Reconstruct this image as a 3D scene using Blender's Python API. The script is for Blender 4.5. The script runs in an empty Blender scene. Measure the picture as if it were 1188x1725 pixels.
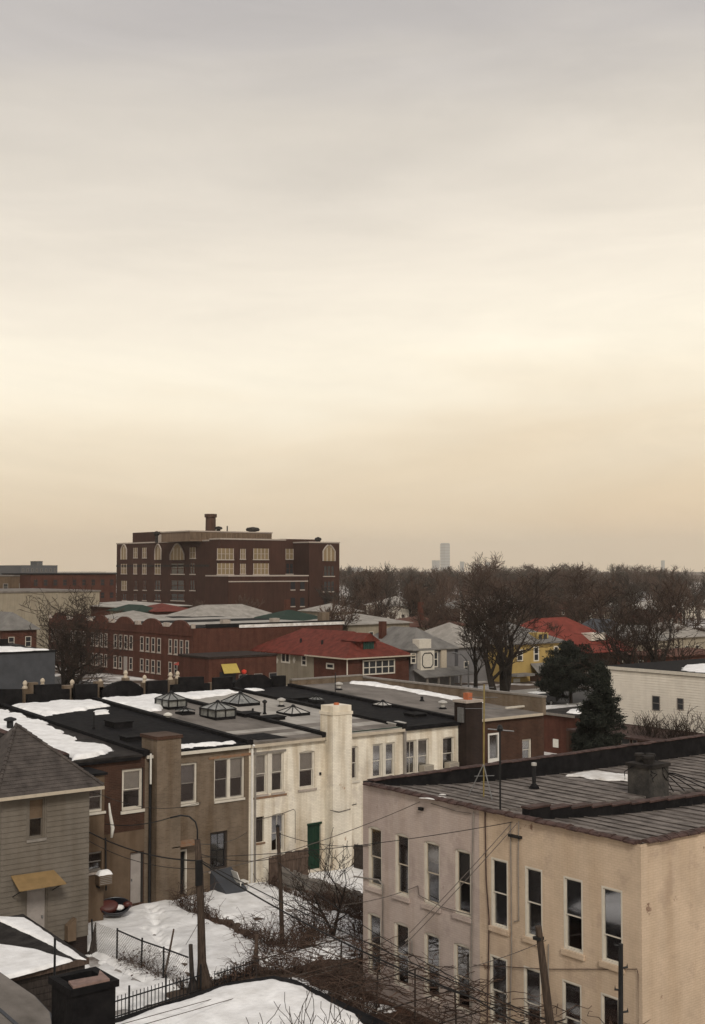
import bpy, math, random
import numpy as np
from mathutils import Vector

R = math.radians
rng = random.Random(7)
nrg = np.random.default_rng(7)
scene = bpy.context.scene
col = scene.collection

# ------------------------------------------------------------------ camera
YAW, F_PX, EYE = R(51.9), 2080.0, 15.0           # heading from +X, focal length in photo pixels, eye height
PITCH = math.atan((960 - 862.5) / F_PX)
cam = bpy.data.cameras.new('camera'); cam_o = bpy.data.objects.new('camera', cam); col.objects.link(cam_o)
cam_o.location = (0, 0, EYE)
cam_o.rotation_euler = (math.pi / 2 + PITCH, 0, YAW - math.pi / 2)
cam.sensor_fit = 'VERTICAL'; cam.sensor_height = 36.0; cam.lens = 36.0 * F_PX / 1725.0
cam.clip_start = 0.5; cam.clip_end = 30000
scene.camera = cam_o

# ------------------------------------------------------------------ sky, sun, exposure
SUN_EL, SUN_AZ = R(38), R(242)                   # direction the light comes from (azimuth from +X)
world = bpy.data.worlds.new('World'); scene.world = world; world.use_nodes = True
nt = world.node_tree; nt.nodes.clear()
def wn(t, **k):
    n = nt.nodes.new(t)
    for a, b in k.items(): setattr(n, a, b)
    return n
out = wn('ShaderNodeOutputWorld')
sky = wn('ShaderNodeTexSky', sky_type='NISHITA', sun_disc=False)
sky.sun_elevation = SUN_EL; sky.sun_rotation = math.pi / 2 - SUN_AZ; sky.dust_density = 4
bg_sky = wn('ShaderNodeBackground'); bg_sky.inputs['Strength'].default_value = 0.06
nt.links.new(sky.outputs[0], bg_sky.inputs[0])
tc = wn('ShaderNodeTexCoord'); sep = wn('ShaderNodeSeparateXYZ')
nt.links.new(tc.outputs['Generated'], sep.inputs[0])
def sky_noise(scale, stretch, detail, rough, dist, off=(0, 0, 0)):
    mp = wn('ShaderNodeMapping'); mp.inputs['Scale'].default_value = stretch; mp.inputs['Location'].default_value = off
    nt.links.new(tc.outputs['Generated'], mp.inputs[0])
    n = wn('ShaderNodeTexNoise'); n.inputs['Scale'].default_value = scale; n.inputs['Detail'].default_value = detail
    n.inputs['Roughness'].default_value = rough; n.inputs['Distortion'].default_value = dist
    nt.links.new(mp.outputs[0], n.inputs['Vector']); return n
def madd(sock, m, a):
    k = wn('ShaderNodeMath', operation='MULTIPLY_ADD'); k.inputs[1].default_value = m; k.inputs[2].default_value = a
    nt.links.new(sock, k.inputs[0]); return k
# cloud layers shift the height at which the overcast changes tone, and mottle its brightness
nz = sky_noise(1.3, (1.6, 1.6, 8), 5, .5, .5, (2.1, .4, 0))
m1 = madd(nz.outputs['Fac'], .15, -.075)
m2 = wn('ShaderNodeMath', operation='ADD'); nt.links.new(sep.outputs['Z'], m2.inputs[0]); nt.links.new(m1.outputs[0], m2.inputs[1])
ramp = wn('ShaderNodeValToRGB'); ramp.color_ramp.interpolation = 'B_SPLINE'; nt.links.new(m2.outputs[0], ramp.inputs[0])
els = ramp.color_ramp.elements
stops = [(0.0, (.765, .575, .37)), (0.03, (.775, .61, .405)), (0.075, (.765, .63, .45)), (0.11, (.83, .715, .54)), (0.15, (.92, .845, .69)), (0.19, (.89, .81, .67)),
         (0.262, (.75, .68, .58)), (0.347, (.575, .53, .465)), (0.42, (.435, .41, .40)), (0.5, (.39, .373, .375)), (1.0, (.43, .418, .415))]
els[0].position, els[0].color = stops[0][0], stops[0][1] + (1,)
els[1].position, els[1].color = stops[-1][0], stops[-1][1] + (1,)
for p, c in stops[1:-1]:
    e = els.new(p); e.color = c + (1,)
n2 = sky_noise(2.6, (1.3, 1.3, 6), 9, .62, 1.2, (5.3, 1.7, .4)); n3 = sky_noise(9.0, (1, 1, 4), 8, .65, .6)
k2 = madd(n2.outputs['Fac'], .24, .87); k3 = madd(n3.outputs['Fac'], .07, .96)
kk = wn('ShaderNodeMath', operation='MULTIPLY'); nt.links.new(k2.outputs[0], kk.inputs[0]); nt.links.new(k3.outputs[0], kk.inputs[1])
cm = wn('ShaderNodeVectorMath', operation='SCALE'); nt.links.new(ramp.outputs[0], cm.inputs[0]); nt.links.new(kk.outputs[0], cm.inputs['Scale'])
bg_cl = wn('ShaderNodeBackground'); bg_cl.inputs['Strength'].default_value = 1.0
nt.links.new(cm.outputs[0], bg_cl.inputs[0])
mx = wn('ShaderNodeMixShader'); mx.inputs[0].default_value = 0.93
nt.links.new(bg_sky.outputs[0], mx.inputs[1]); nt.links.new(bg_cl.outputs[0], mx.inputs[2])
nt.links.new(mx.outputs[0], out.inputs['Surface'])

sun = bpy.data.lights.new('sun', 'SUN'); sun.energy = 1.5; sun.angle = R(13); sun.color = (1, .93, .82)
sun_o = bpy.data.objects.new('sun', sun); col.objects.link(sun_o)
d = Vector((math.cos(SUN_AZ) * math.cos(SUN_EL), math.sin(SUN_AZ) * math.cos(SUN_EL), math.sin(SUN_EL)))
sun_o.rotation_euler = d.to_track_quat('Z', 'Y').to_euler(); sun_o.location = d * 60

vs = scene.view_settings
vs.view_transform = 'Standard'; vs.look = 'None'; vs.gamma = 1; vs.use_curve_mapping = False; vs.exposure = 0.36
scene.render.engine = 'CYCLES'
cy = scene.cycles
cy.max_bounces = 6; cy.diffuse_bounces = 3; cy.glossy_bounces = 2; cy.transmission_bounces = 2; cy.transparent_max_bounces = 10
cy.volume_bounces = 1; cy.use_denoising = True; cy.caustics_reflective = False; cy.caustics_refractive = False

# ------------------------------------------------------------------ survey helpers: where a sight line meets a plane of the place
FH = np.array([math.cos(YAW), math.sin(YAW), 0]); RT = np.array([math.sin(YAW), -math.cos(YAW), 0]); ZZ = np.array([0, 0, 1.0])
FW = FH * math.cos(PITCH) + ZZ * math.sin(PITCH); UP = ZZ * math.cos(PITCH) - FH * math.sin(PITCH)
CAM = np.array([0, 0, EYE])
def ray(x, y): return FW + RT * (x - 594) / F_PX - UP * (y - 862.5) / F_PX
def on_z(x, y, z): d = ray(x, y); return CAM + d * ((z - EYE) / d[2])
def on_x(x, y, X): d = ray(x, y); return CAM + d * (X / d[0])
def on_y(x, y, Y): d = ray(x, y); return CAM + d * (Y / d[1])
def at_d(x, y, D): d = ray(x, y); return CAM + d * (D / (d @ FH))

# ------------------------------------------------------------------ materials
def mk(name):
    m = bpy.data.materials.new(name); m.use_nodes = True
    b = m.node_tree.nodes['Principled BSDF']
    return m, m.node_tree, b
def nd(t, typ, **k):
    n = t.nodes.new(typ)
    for a, b in k.items(): setattr(n, a, b)
    return n
def rgb(c): return (c[0], c[1], c[2], 1)
def mul(c, s): return tuple(min(1, x * s) for x in c)
def plain(name, c, rough=.8, var=.25, scale=3.0, bump=.0, c2=None, detail=5, fine=None, metallic=0, spec=.25, stretch=(1, 1, 1), streak=0):
    """base colour broken up by object-space noise, optional vertical streaks of weathering and fine relief"""
    m, t, b = mk(name)
    g = nd(t, 'ShaderNodeNewGeometry')
    mpn = nd(t, 'ShaderNodeMapping'); mpn.inputs['Scale'].default_value = stretch
    t.links.new(g.outputs['Position'], mpn.inputs[0])
    n = nd(t, 'ShaderNodeTexNoise'); n.inputs['Scale'].default_value = scale; n.inputs['Detail'].default_value = detail
    n.inputs['Roughness'].default_value = .62
    t.links.new(mpn.outputs[0], n.inputs['Vector'])
    r = nd(t, 'ShaderNodeValToRGB'); r.color_ramp.elements[0].position = .3; r.color_ramp.elements[1].position = .72
    r.color_ramp.elements[0].color = rgb(mul(c, 1 - var)); r.color_ramp.elements[1].color = rgb(c2 or mul(c, 1 + var))
    t.links.new(n.outputs['Fac'], r.inputs[0])
    last = r.outputs[0]
    oi = nd(t, 'ShaderNodeObjectInfo')
    if streak:
        mp2 = nd(t, 'ShaderNodeMapping'); mp2.inputs['Scale'].default_value = (2.2, 2.2, .22)
        t.links.new(g.outputs['Position'], mp2.inputs[0])
        n2 = nd(t, 'ShaderNodeTexNoise'); n2.inputs['Scale'].default_value = 1.0; n2.inputs['Detail'].default_value = 6
        t.links.new(mp2.outputs[0], n2.inputs['Vector'])
        r2 = nd(t, 'ShaderNodeValToRGB'); r2.color_ramp.elements[0].position = .42; r2.color_ramp.elements[1].position = .66
        r2.color_ramp.elements[0].color = (1, 1, 1, 1); r2.color_ramp.elements[1].color = (1 - streak, 1 - 1.15 * streak, 1 - 1.35 * streak, 1)
        t.links.new(n2.outputs['Fac'], r2.inputs[0])
        mm = nd(t, 'ShaderNodeMixRGB', blend_type='MULTIPLY'); mm.inputs[0].default_value = 1
        t.links.new(last, mm.inputs[1]); t.links.new(r2.outputs[0], mm.inputs[2]); last = mm.outputs[0]
    t.links.new(last, b.inputs['Base Color'])
    b.inputs['Roughness'].default_value = rough; b.inputs['Metallic'].default_value = metallic
    b.inputs['Specular IOR Level'].default_value = spec
    if bump:
        n3 = nd(t, 'ShaderNodeTexNoise'); n3.inputs['Scale'].default_value = fine or scale * 6; n3.inputs['Detail'].default_value = 4
        t.links.new(g.outputs['Position'], n3.inputs['Vector'])
        bp = nd(t, 'ShaderNodeBump'); bp.inputs['Strength'].default_value = bump; bp.inputs['Distance'].default_value = .03
        t.links.new(n3.outputs['Fac'], bp.inputs['Height']); t.links.new(bp.outputs[0], b.inputs['Normal'])
    return m
def brick(name, c1, c2, mortar, bw=.21, rh=.075, bump=.5, var=.3, painted=0, streak=.25, peel=None):
    """running-bond brickwork on axis-aligned walls: (x+y, z) is the wall plane"""
    m, t, b = mk(name)
    g = nd(t, 'ShaderNodeNewGeometry'); s = nd(t, 'ShaderNodeSeparateXYZ'); t.links.new(g.outputs['Position'], s.inputs[0])
    a = nd(t, 'ShaderNodeMath', operation='ADD'); t.links.new(s.outputs[0], a.inputs[0]); t.links.new(s.outputs[1], a.inputs[1])
    cmb = nd(t, 'ShaderNodeCombineXYZ'); t.links.new(a.outputs[0], cmb.inputs[0]); t.links.new(s.outputs[2], cmb.inputs[1])
    bt = nd(t, 'ShaderNodeTexBrick'); bt.inputs['Scale'].default_value = 1
    bt.inputs['Brick Width'].default_value = bw; bt.inputs['Row Height'].default_value = rh
    bt.inputs['Mortar Size'].default_value = .007; bt.inputs['Bias'].default_value = 0
    bt.inputs['Color1'].default_value = rgb(c1); bt.inputs['Color2'].default_value = rgb(c2); bt.inputs['Mortar'].default_value = rgb(mortar)
    t.links.new(cmb.outputs[0], bt.inputs['Vector'])
    n = nd(t, 'ShaderNodeTexNoise'); n.inputs['Scale'].default_value = .9; n.inputs['Detail'].default_value = 7; n.inputs['Roughness'].default_value = .65
    t.links.new(g.outputs['Position'], n.inputs['Vector'])
    r = nd(t, 'ShaderNodeValToRGB'); r.color_ramp.elements[0].position = .3; r.color_ramp.elements[1].position = .7
    r.color_ramp.elements[0].color = (1 - var, 1 - var, 1 - var, 1); r.color_ramp.elements[1].color = (1 + var * .4, 1 + var * .4, 1 + var * .4, 1)
    t.links.new(n.outputs['Fac'], r.inputs[0])
    mm = nd(t, 'ShaderNodeMixRGB', blend_type='MULTIPLY'); mm.inputs[0].default_value = 1
    t.links.new(bt.outputs['Color'], mm.inputs[1]); t.links.new(r.outputs[0], mm.inputs[2])
    last = mm.outputs[0]
    mp2 = nd(t, 'ShaderNodeMapping'); mp2.inputs['Scale'].default_value = (2.0, 2.0, .2)
    t.links.new(g.outputs['Position'], mp2.inputs[0])
    n2 = nd(t, 'ShaderNodeTexNoise'); n2.inputs['Scale'].default_value = 1.0; n2.inputs['Detail'].default_value = 6
    t.links.new(mp2.outputs[0], n2.inputs['Vector'])
    r2 = nd(t, 'ShaderNodeValToRGB'); r2.color_ramp.elements[0].position = .45; r2.color_ramp.elements[1].position = .68
    r2.color_ramp.elements[0].color = (1, 1, 1, 1); r2.color_ramp.elements[1].color = (1 - streak, 1 - 1.2 * streak, 1 - 1.45 * streak, 1)
    t.links.new(n2.outputs['Fac'], r2.inputs[0])
    m3 = nd(t, 'ShaderNodeMixRGB', blend_type='MULTIPLY'); m3.inputs[0].default_value = 1
    t.links.new(last, m3.inputs[1]); t.links.new(r2.outputs[0], m3.inputs[2]); last = m3.outputs[0]
    if peel:                                     # spots where the paint has gone, and paler touched-up areas
        for sc_, lo, hi, cc, mode in ((1.3, .655, .69, peel, 'MIX'), (.33, .53, .57, (.88, .87, .88), 'MULTIPLY')):
            n5 = nd(t, 'ShaderNodeTexNoise'); n5.inputs['Scale'].default_value = sc_; n5.inputs['Detail'].default_value = 9; n5.inputs['Roughness'].default_value = .68
            t.links.new(g.outputs['Position'], n5.inputs['Vector'])
            r5 = nd(t, 'ShaderNodeValToRGB'); r5.color_ramp.elements[0].position = lo; r5.color_ramp.elements[1].position = hi
            t.links.new(n5.outputs['Fac'], r5.inputs[0])
            m5 = nd(t, 'ShaderNodeMixRGB', blend_type=mode); t.links.new(r5.outputs[0], m5.inputs[0]); t.links.new(last, m5.inputs[1]); m5.inputs[2].default_value = rgb(cc); last = m5.outputs[0]
    t.links.new(last, b.inputs['Base Color'])
    b.inputs['Roughness'].default_value = .88; b.inputs['Specular IOR Level'].default_value = .2
    bp = nd(t, 'ShaderNodeBump'); bp.inputs['Strength'].default_value = bump; bp.inputs['Distance'].default_value = .012; bp.invert = True
    t.links.new(bt.outputs['Fac'], bp.inputs['Height']); t.links.new(bp.outputs[0], b.inputs['Normal'])
    return m
def glass(name, tint=.95, refl=.13):
    m, t, b = mk(name); t.nodes.remove(b)
    o = t.nodes['Material Output']
    tr = nd(t, 'ShaderNodeBsdfTransparent'); tr.inputs[0].default_value = (tint, tint, tint * 1.02, 1)
    gl = nd(t, 'ShaderNodeBsdfGlossy'); gl.inputs['Roughness'].default_value = .06; gl.inputs[0].default_value = (1, 1, 1, 1)
    lw = nd(t, 'ShaderNodeLayerWeight'); lw.inputs[0].default_value = .35
    ma = nd(t, 'ShaderNodeMath', operation='MULTIPLY_ADD'); ma.inputs[1].default_value = .7; ma.inputs[2].default_value = refl
    t.links.new(lw.outputs['Fresnel'], ma.inputs[0])
    ms = nd(t, 'ShaderNodeMixShader'); t.links.new(ma.outputs[0], ms.inputs[0])
    t.links.new(tr.outputs[0], ms.inputs[1]); t.links.new(gl.outputs[0], ms.inputs[2]); t.links.new(ms.outputs[0], o.inputs[0])
    return m
M = {}
M['snow'] = plain('snow', (.74, .73, .72), .6, .08, 1.9, 1.0, c2=(.93, .93, .935), fine=7, detail=9)
M['felt_seam'] = plain('felt_lap_seam', (.045, .038, .034), .9, .3, 1.4, 0, c2=(.25, .22, .20), detail=8)
M['snow_dirty'] = plain('snow_dirty', (.62, .58, .53), .7, .25, 1.6, .5, c2=(.84, .83, .82), fine=6)
M['white_paint'] = plain('white_paint', (.74, .67, .55), .8, .07, 1.4, .5, fine=16, streak=.2, c2=(.80, .75, .65))
M['white_brick'] = brick('white_brick', (.84, .78, .67), (.77, .71, .60), (.66, .60, .50), bump=.6, var=.18, streak=.3, peel=(.42, .30, .21))
M['tan_brick'] = brick('tan_brick', (.185, .142, .104), (.150, .114, .082), (.19, .15, .115), var=.3)
M['tan_stucco'] = plain('tan_stucco', (.125, .087, .058), .9, .2, 1.2, .4, streak=.25)
M['brown_brick'] = brick('brown_brick', (.075, .036, .024), (.055, .028, .019), (.085, .055, .042), var=.3)
M['red_brick'] = brick('red_brick', (.100, .033, .022), (.080, .027, .018), (.10, .055, .04), var=.3)
M['far_brick'] = plain('far_brick', (.070, .025, .017), .9, .25, .35, .2, streak=.2, c2=(.088, .033, .022))
M['school_brick'] = plain('school_brick', (.046, .019, .013), .9, .22, .25, .2, streak=.2)
M['dark_brick'] = brick('dark_brick', (.032, .02, .016), (.024, .016, .014), (.04, .03, .027), var=.4)
M['b_pink'] = brick('painted_brick_pinkish', (.48, .40, .362), (.45, .375, .338), (.41, .34, .306), bump=.55, var=.17, streak=.11, peel=(.20, .14, .12))
M['b_tan'] = brick('painted_brick_tan', (.585, .46, .345), (.555, .435, .325), (.51, .40, .295), bump=.55, var=.16, streak=.11, peel=(.22, .14, .10))
M['coping_clay'] = plain('clay_coping', (.045, .024, .020), .75, .5, 4, .5, c2=(.10, .06, .052))
M['tar'] = plain('black_tar', (.008, .008, .0095), .8, .4, 2.5, .6, c2=(.018, .017, .018), fine=9, spec=.06)
M['tar_dull'] = plain('weathered_tar', (.020, .018, .018), .85, .4, 1.8, .5, c2=(.048, .043, .040), fine=9, spec=.08)
M['roof_grey'] = plain('grey_gravel_roof', (.13, .115, .10), .92, .3, .8, .6, c2=(.235, .21, .19), fine=22, stretch=(1, .5, 1))
M['roof_pale'] = plain('pale_coated_roof', (.31, .285, .255), .85, .25, .9, .4, c2=(.43, .405, .37), fine=14, stretch=(1, .5, 1))
M['b_roof'] = plain('grey_mineral_felt', (.105, .088, .079), .92, .35, 1.9, .8, c2=(.27, .237, .215), detail=8, fine=26)
M['shingle'] = plain('dark_shingles', (.052, .044, .041), .9, .3, 2.2, .7, c2=(.098, .084, .077), fine=18)
M['shingle_grey'] = plain('grey_shingles', (.135, .128, .12), .9, .2, .8, .5, c2=(.20, .19, .178), fine=8)
M['shingle_pale'] = plain('pale_shingles', (.25, .23, .205), .9, .2, .8, .5, c2=(.35, .325, .295), fine=8)
M['shingle_red'] = plain('red_roof_shingles', (.105, .020, .013), .9, .3, 1.2, .5, c2=(.165, .036, .024), fine=7)
M['shingle_brightred'] = plain('bright_red_roof', (.16, .032, .022), .9, .3, .8, .4)
M['shingle_green'] = plain('green_roof_shingles', (.013, .03, .021), .85, .25, .8, .4)
M['shingle_brown'] = plain('brown_roof_shingles', (.095, .04, .027), .9, .25, .8, .4)
M['siding'] = plain('cream_grey_siding', (.146, .127, .106), .75, .13, 1.5, .2, streak=.15)
M['siding_white'] = plain('white_siding', (.70, .65, .57), .7, .08, 1.2, .1, streak=.05)
M['siding_yellow'] = plain('yellow_siding', (.36, .255, .09), .8, .12, .7, .2, streak=.1)
M['siding_grey'] = plain('grey_siding', (.16, .155, .16), .8, .15, .7, .2)
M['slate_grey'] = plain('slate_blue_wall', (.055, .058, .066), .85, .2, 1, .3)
M['cream'] = plain('cream_wall', (.27, .235, .18), .85, .12, .7, .2, streak=.15)
M['trim'] = plain('white_trim', (.56, .52, .45), .6, .1, 4, .1)
M['trim_cream'] = plain('cream_trim', (.44, .38, .30), .7, .12, 4, .1)
M['trim_grey'] = plain('grey_trim', (.21, .19, .17), .7, .2, 4, .1)
M['rust'] = plain('rusty_lintel', (.42, .33, .25), .85, .5, 5, .3, c2=(.22, .10, .045))
M['stone'] = plain('sill_stone', (.36, .31, .27), .85, .2, 5, .3)
M['glass'] = glass('window_glass')
M['glass_far'] = plain('dark_far_glass', (.022, .024, .028), .12, .3, .5, 0, spec=.5)
M['glass_sky'] = plain('skylight_glass', (.16, .165, .16), .22, .4, 3, 0, c2=(.30, .30, .28), spec=.5)
M['blind'] = plain('window_blind', (.85, .78, .64), .85, .12, 2, 0)
M['pane_reflection'] = plain('grey_pane_reflection', (.13, .132, .145), .9, .35, 2.2, 0, c2=(.25, .25, .26))  # grey sheet behind the panes, painted in place of their reflections
M['blind_grey'] = plain('grey_curtain', (.38, .35, .32), .85, .2, 3, 0)
M['room'] = plain('dark_room', (.035, .03, .027), .95, .2, 1, 0)
M['door_green'] = plain('dark_green_door', (.008, .03, .018), .5, .3, 3, .1)
M['door_white'] = plain('white_door', (.66, .64, .60), .5, .05, 3, 0)
M['door_grey'] = plain('grey_door', (.30, .27, .25), .6, .15, 2, .1)
M['iron'] = plain('black_iron', (.012, .012, .013), .55, .3, 6, .2)
M['pipe_white'] = plain('white_pipe', (.66, .64, .60), .5, .1, 4, 0)
M['steel'] = plain('galvanised_steel', (.22, .22, .22), .45, .2, 6, .1, metallic=.7)
M['alu'] = plain('pale_aluminium', (.40, .385, .36), .5, .15, 5, .1)
M['brass_pole'] = plain('weathered_yellow_mast', (.22, .17, .06), .6, .2, 6, .1)
M['wood_pole'] = plain('weathered_pole_wood', (.035, .024, .018), .9, .4, 6, .6, stretch=(4, 4, .5), c2=(.085, .06, .045))
M['wood_dark'] = plain('dark_fence_wood', (.030, .024, .021), .9, .4, 5, .5, stretch=(4, 4, .5), c2=(.06, .048, .042))
M['wood_brown'] = plain('brown_fence_wood', (.075, .05, .037), .9, .4, 4, .5, stretch=(3, 3, .5), c2=(.13, .09, .07))
M['clay_pot'] = plain('terracotta', (.38, .12, .055), .8, .2, 6, .2)
M['awning_tan'] = plain('tan_awning', (.235, .155, .07), .7, .15, 3, .1)
M['awning_yellow'] = plain('yellow_awning', (.42, .32, .08), .6, .08, 2, .0)
M['awning_red'] = plain('red_awning', (.30, .05, .035), .7, .1, 2, 0)
M['car_red'] = plain('red_car_paint', (.075, .016, .011), .5, .2, 2, 0, spec=.5)
M['car_dark'] = plain('dark_car_paint', (.012, .013, .018), .3, .2, 2, 0, spec=.5)
M['rubber'] = plain('black_rubber', (.012, .012, .012), .8, .2, 4, 0)
M['cable'] = plain('black_cable', (.012, .011, .011), .6, .2, 4, 0)
M['cable_pale'] = plain('weathered_cable', (.10, .085, .075), .7, .2, 4, 0)
M['bark'] = plain('dark_bark', (.016, .012, .010), .95, .4, 5, .6, c2=(.035, .027, .022))
M['twig'] = plain('brown_twigs', (.028, .019, .015), .95, .4, .8, 0, c2=(.055, .037, .029))
M['twig_far'] = plain('far_brown_twigs', (.066, .043, .033), .95, .3, .06, 0, c2=(.12, .078, .06))  # lighter than the near twigs: haze put into the colour
M['bramble'] = plain('dry_bramble', (.042, .025, .019), .95, .5, 1.2, 0, c2=(.125, .080, .06))
M['needles'] = plain('dark_evergreen', (.006, .009, .008), .9, .4, 2.6, 0, c2=(.032, .037, .027))
M['mulch'] = plain('leaf_litter', (.045, .022, .014), .95, .5, 2.5, .8, c2=(.11, .055, .034), fine=14)
M['asphalt'] = plain('wet_asphalt', (.05, .048, .047), .8, .2, .6, .3)
M['pavement_m'] = plain('concrete_pavement', (.24, .225, .205), .85, .2, .8, .2)
M['far_hazy'] = plain('haze_toned_tower', (.20, .24, .27), .6, .08, .004, 0)  # part of the haze is put into this pale blue-grey
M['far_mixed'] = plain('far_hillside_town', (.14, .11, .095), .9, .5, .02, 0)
M['sign_white'] = plain('white_notice', (.7, .68, .62), .6, .1, 4, 0)
M['red_lamp'] = plain('red_plastic', (.55, .05, .03), .4, .1, 3, 0)
M['canvas'] = plain('pale_cloth', (.62, .60, .55), .9, .1, 5, .2)
M['ac_metal'] = plain('air_conditioner_case', (.33, .295, .24), .6, .12, 3, .1)

# ground: dark earth, asphalt and old snow lying in patches
def ground_mat():
    m, t, b = mk('winter_ground')
    g = nd(t, 'ShaderNodeNewGeometry')
    n = nd(t, 'ShaderNodeTexNoise'); n.inputs['Scale'].default_value = .09; n.inputs['Detail'].default_value = 9; n.inputs['Roughness'].default_value = .6
    t.links.new(g.outputs['Position'], n.inputs['Vector'])
    r = nd(t, 'ShaderNodeValToRGB'); r.color_ramp.elements[0].position = .48; r.color_ramp.elements[1].position = .56
    r.color_ramp.elements[0].color = (.085, .062, .048, 1); r.color_ramp.elements[1].color = (.66, .64, .62, 1)
    t.links.new(n.outputs['Fac'], r.inputs[0]); t.links.new(r.outputs[0], b.inputs['Base Color'])
    b.inputs['Roughness'].default_value = .9; b.inputs['Specular IOR Level'].default_value = .1
    return m
M['ground'] = ground_mat()

# ------------------------------------------------------------------ mesh helpers
WL = {}                                         # world location of every object by name (no rotations on parents)
def link(o, parent, loc):
    col.objects.link(o)
    loc = np.array(loc, float)
    if parent is not None:
        o.parent = parent; o.location = tuple(loc - WL[parent.name])
    else:
        o.location = tuple(loc)
    WL[o.name] = loc
    return o
def tag(o, label=None, cat=None, group=None, kind=None):
    if label: o['label'] = label
    if cat: o['category'] = cat
    if group: o['group'] = group
    if kind: o['kind'] = kind
    return o
def thing(name, label, cat, loc, group=None):
    o = bpy.data.objects.new(name, None); o.empty_display_size = .3
    link(o, None, loc); return tag(o, label, cat, group)
class Wall:
    """a vertical wall plane; u runs along it, z up, d outwards"""
    def __init__(s, facing, pos):
        s.f = facing
        if facing == '-Y': s.o, s.u, s.n = np.array([0, pos, 0.]), np.array([1., 0, 0]), np.array([0, -1., 0])
        if facing == '-X': s.o, s.u, s.n = np.array([pos, 0, 0.]), np.array([0, 1., 0]), np.array([-1., 0, 0])
        if facing == '+Y': s.o, s.u, s.n = np.array([0, pos, 0.]), np.array([1., 0, 0]), np.array([0, 1., 0])
        if facing == '+X': s.o, s.u, s.n = np.array([pos, 0, 0.]), np.array([0, 1., 0]), np.array([1., 0, 0])
    def p(s, u, z, d=0): return s.o + s.u * u + s.n * d + np.array([0, 0, z])
    def px(s, x, y):
        q = on_y(x, y, s.o[1]) if s.f[1] == 'Y' else on_x(x, y, s.o[0])
        return (q[0] if s.f[1] == 'Y' else q[1]), q[2]
class MB:
    def __init__(s): s.v = []; s.f = []
    def add(s, v, f):
        n = len(s.v); s.v.extend([tuple(map(float, p)) for p in v]); s.f.extend([tuple(i + n for i in q) for q in f]); return s
    def box(s, x0, x1, y0, y1, z0, z1):
        return s.add([(x0, y0, z0), (x1, y0, z0), (x1, y1, z0), (x0, y1, z0), (x0, y0, z1), (x1, y0, z1), (x1, y1, z1), (x0, y1, z1)],
                     [(3, 2, 1, 0), (4, 5, 6, 7), (0, 1, 5, 4), (1, 2, 6, 5), (2, 3, 7, 6), (3, 0, 4, 7)])
    def wbox(s, W, u0, u1, z0, z1, d0, d1):
        pts = [W.p(u, z, d) for d in (d0, d1) for z in (z0, z1) for u in (u0, u1)]
        a = np.array(pts); lo, hi = a.min(0), a.max(0)
        return s.box(lo[0], hi[0], lo[1], hi[1], lo[2], hi[2])
    def prism(s, poly, up):                       # polygon (3-D points) extruded along a vector
        n = len(poly); up = np.array(up, float); a = [np.array(p, float) for p in poly]
        nrm = sum((np.cross(a[i], a[(i + 1) % n]) for i in range(n)), np.zeros(3))
        if nrm @ up < 0: a = a[::-1]
        return s.add(a + [p + up for p in a], [tuple(range(n - 1, -1, -1)), tuple(range(n, 2 * n))] + [(i, (i + 1) % n, n + (i + 1) % n, n + i) for i in range(n)])
    def tube(s, pts, radii, n=6, cap=True):
        pts = [np.array(p, float) for p in pts]
        if not hasattr(radii, '__len__'): radii = [radii] * len(pts)
        rings = []; ref = None
        for i, p in enumerate(pts):
            t = pts[min(i + 1, len(pts) - 1)] - pts[max(i - 1, 0)]; t = t / (np.linalg.norm(t) + 1e-9)
            if ref is None: ref = np.array([0, 0, 1.]) if abs(t[2]) < .9 else np.array([1., 0, 0])
            a = np.cross(t, ref); a /= np.linalg.norm(a) + 1e-9; b = np.cross(t, a); ref = -b if False else ref
            rings.append([p + radii[i] * (math.cos(2 * math.pi * k / n) * a + math.sin(2 * math.pi * k / n) * b) for k in range(n)])
        v = [q for r_ in rings for q in r_]
        f = [(i * n + k, i * n + (k + 1) % n, (i + 1) * n + (k + 1) % n, (i + 1) * n + k) for i in range(len(pts) - 1) for k in range(n)]
        if cap: f += [tuple(range(n - 1, -1, -1)), tuple(range((len(pts) - 1) * n, len(pts) * n))]
        return s.add(v, f)
    def lathe(s, c, prof, n=12):                  # prof = [(r, z)...] about the vertical through c
        v = [(c[0] + r * math.cos(2 * math.pi * k / n), c[1] + r * math.sin(2 * math.pi * k / n), c[2] + z) for r, z in prof for k in range(n)]
        m = len(prof)
        f = [(i * n + k, i * n + (k + 1) % n, (i + 1) * n + (k + 1) % n, (i + 1) * n + k) for i in range(m - 1) for k in range(n)]
        f += [tuple(range(n - 1, -1, -1)), tuple(range((m - 1) * n, m * n))]
        return s.add(v, f)
    def build(s, name, mat, parent=None, smooth=False, **t):
        v = np.array(s.v, float); lo, hi = v.min(0), v.max(0)
        c = np.array([(lo[0] + hi[0]) / 2, (lo[1] + hi[1]) / 2, lo[2]])
        me = bpy.data.meshes.new(name); me.from_pydata((v - c).tolist(), [], s.f)
        me.materials.append(M[mat] if isinstance(mat, str) else mat)
        if smooth: me.polygons.foreach_set('use_smooth', [True] * len(me.polygons))
        me.update()
        o = bpy.data.objects.new(name, me); link(o, parent, c)
        return tag(o, **t) if t else o
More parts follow.
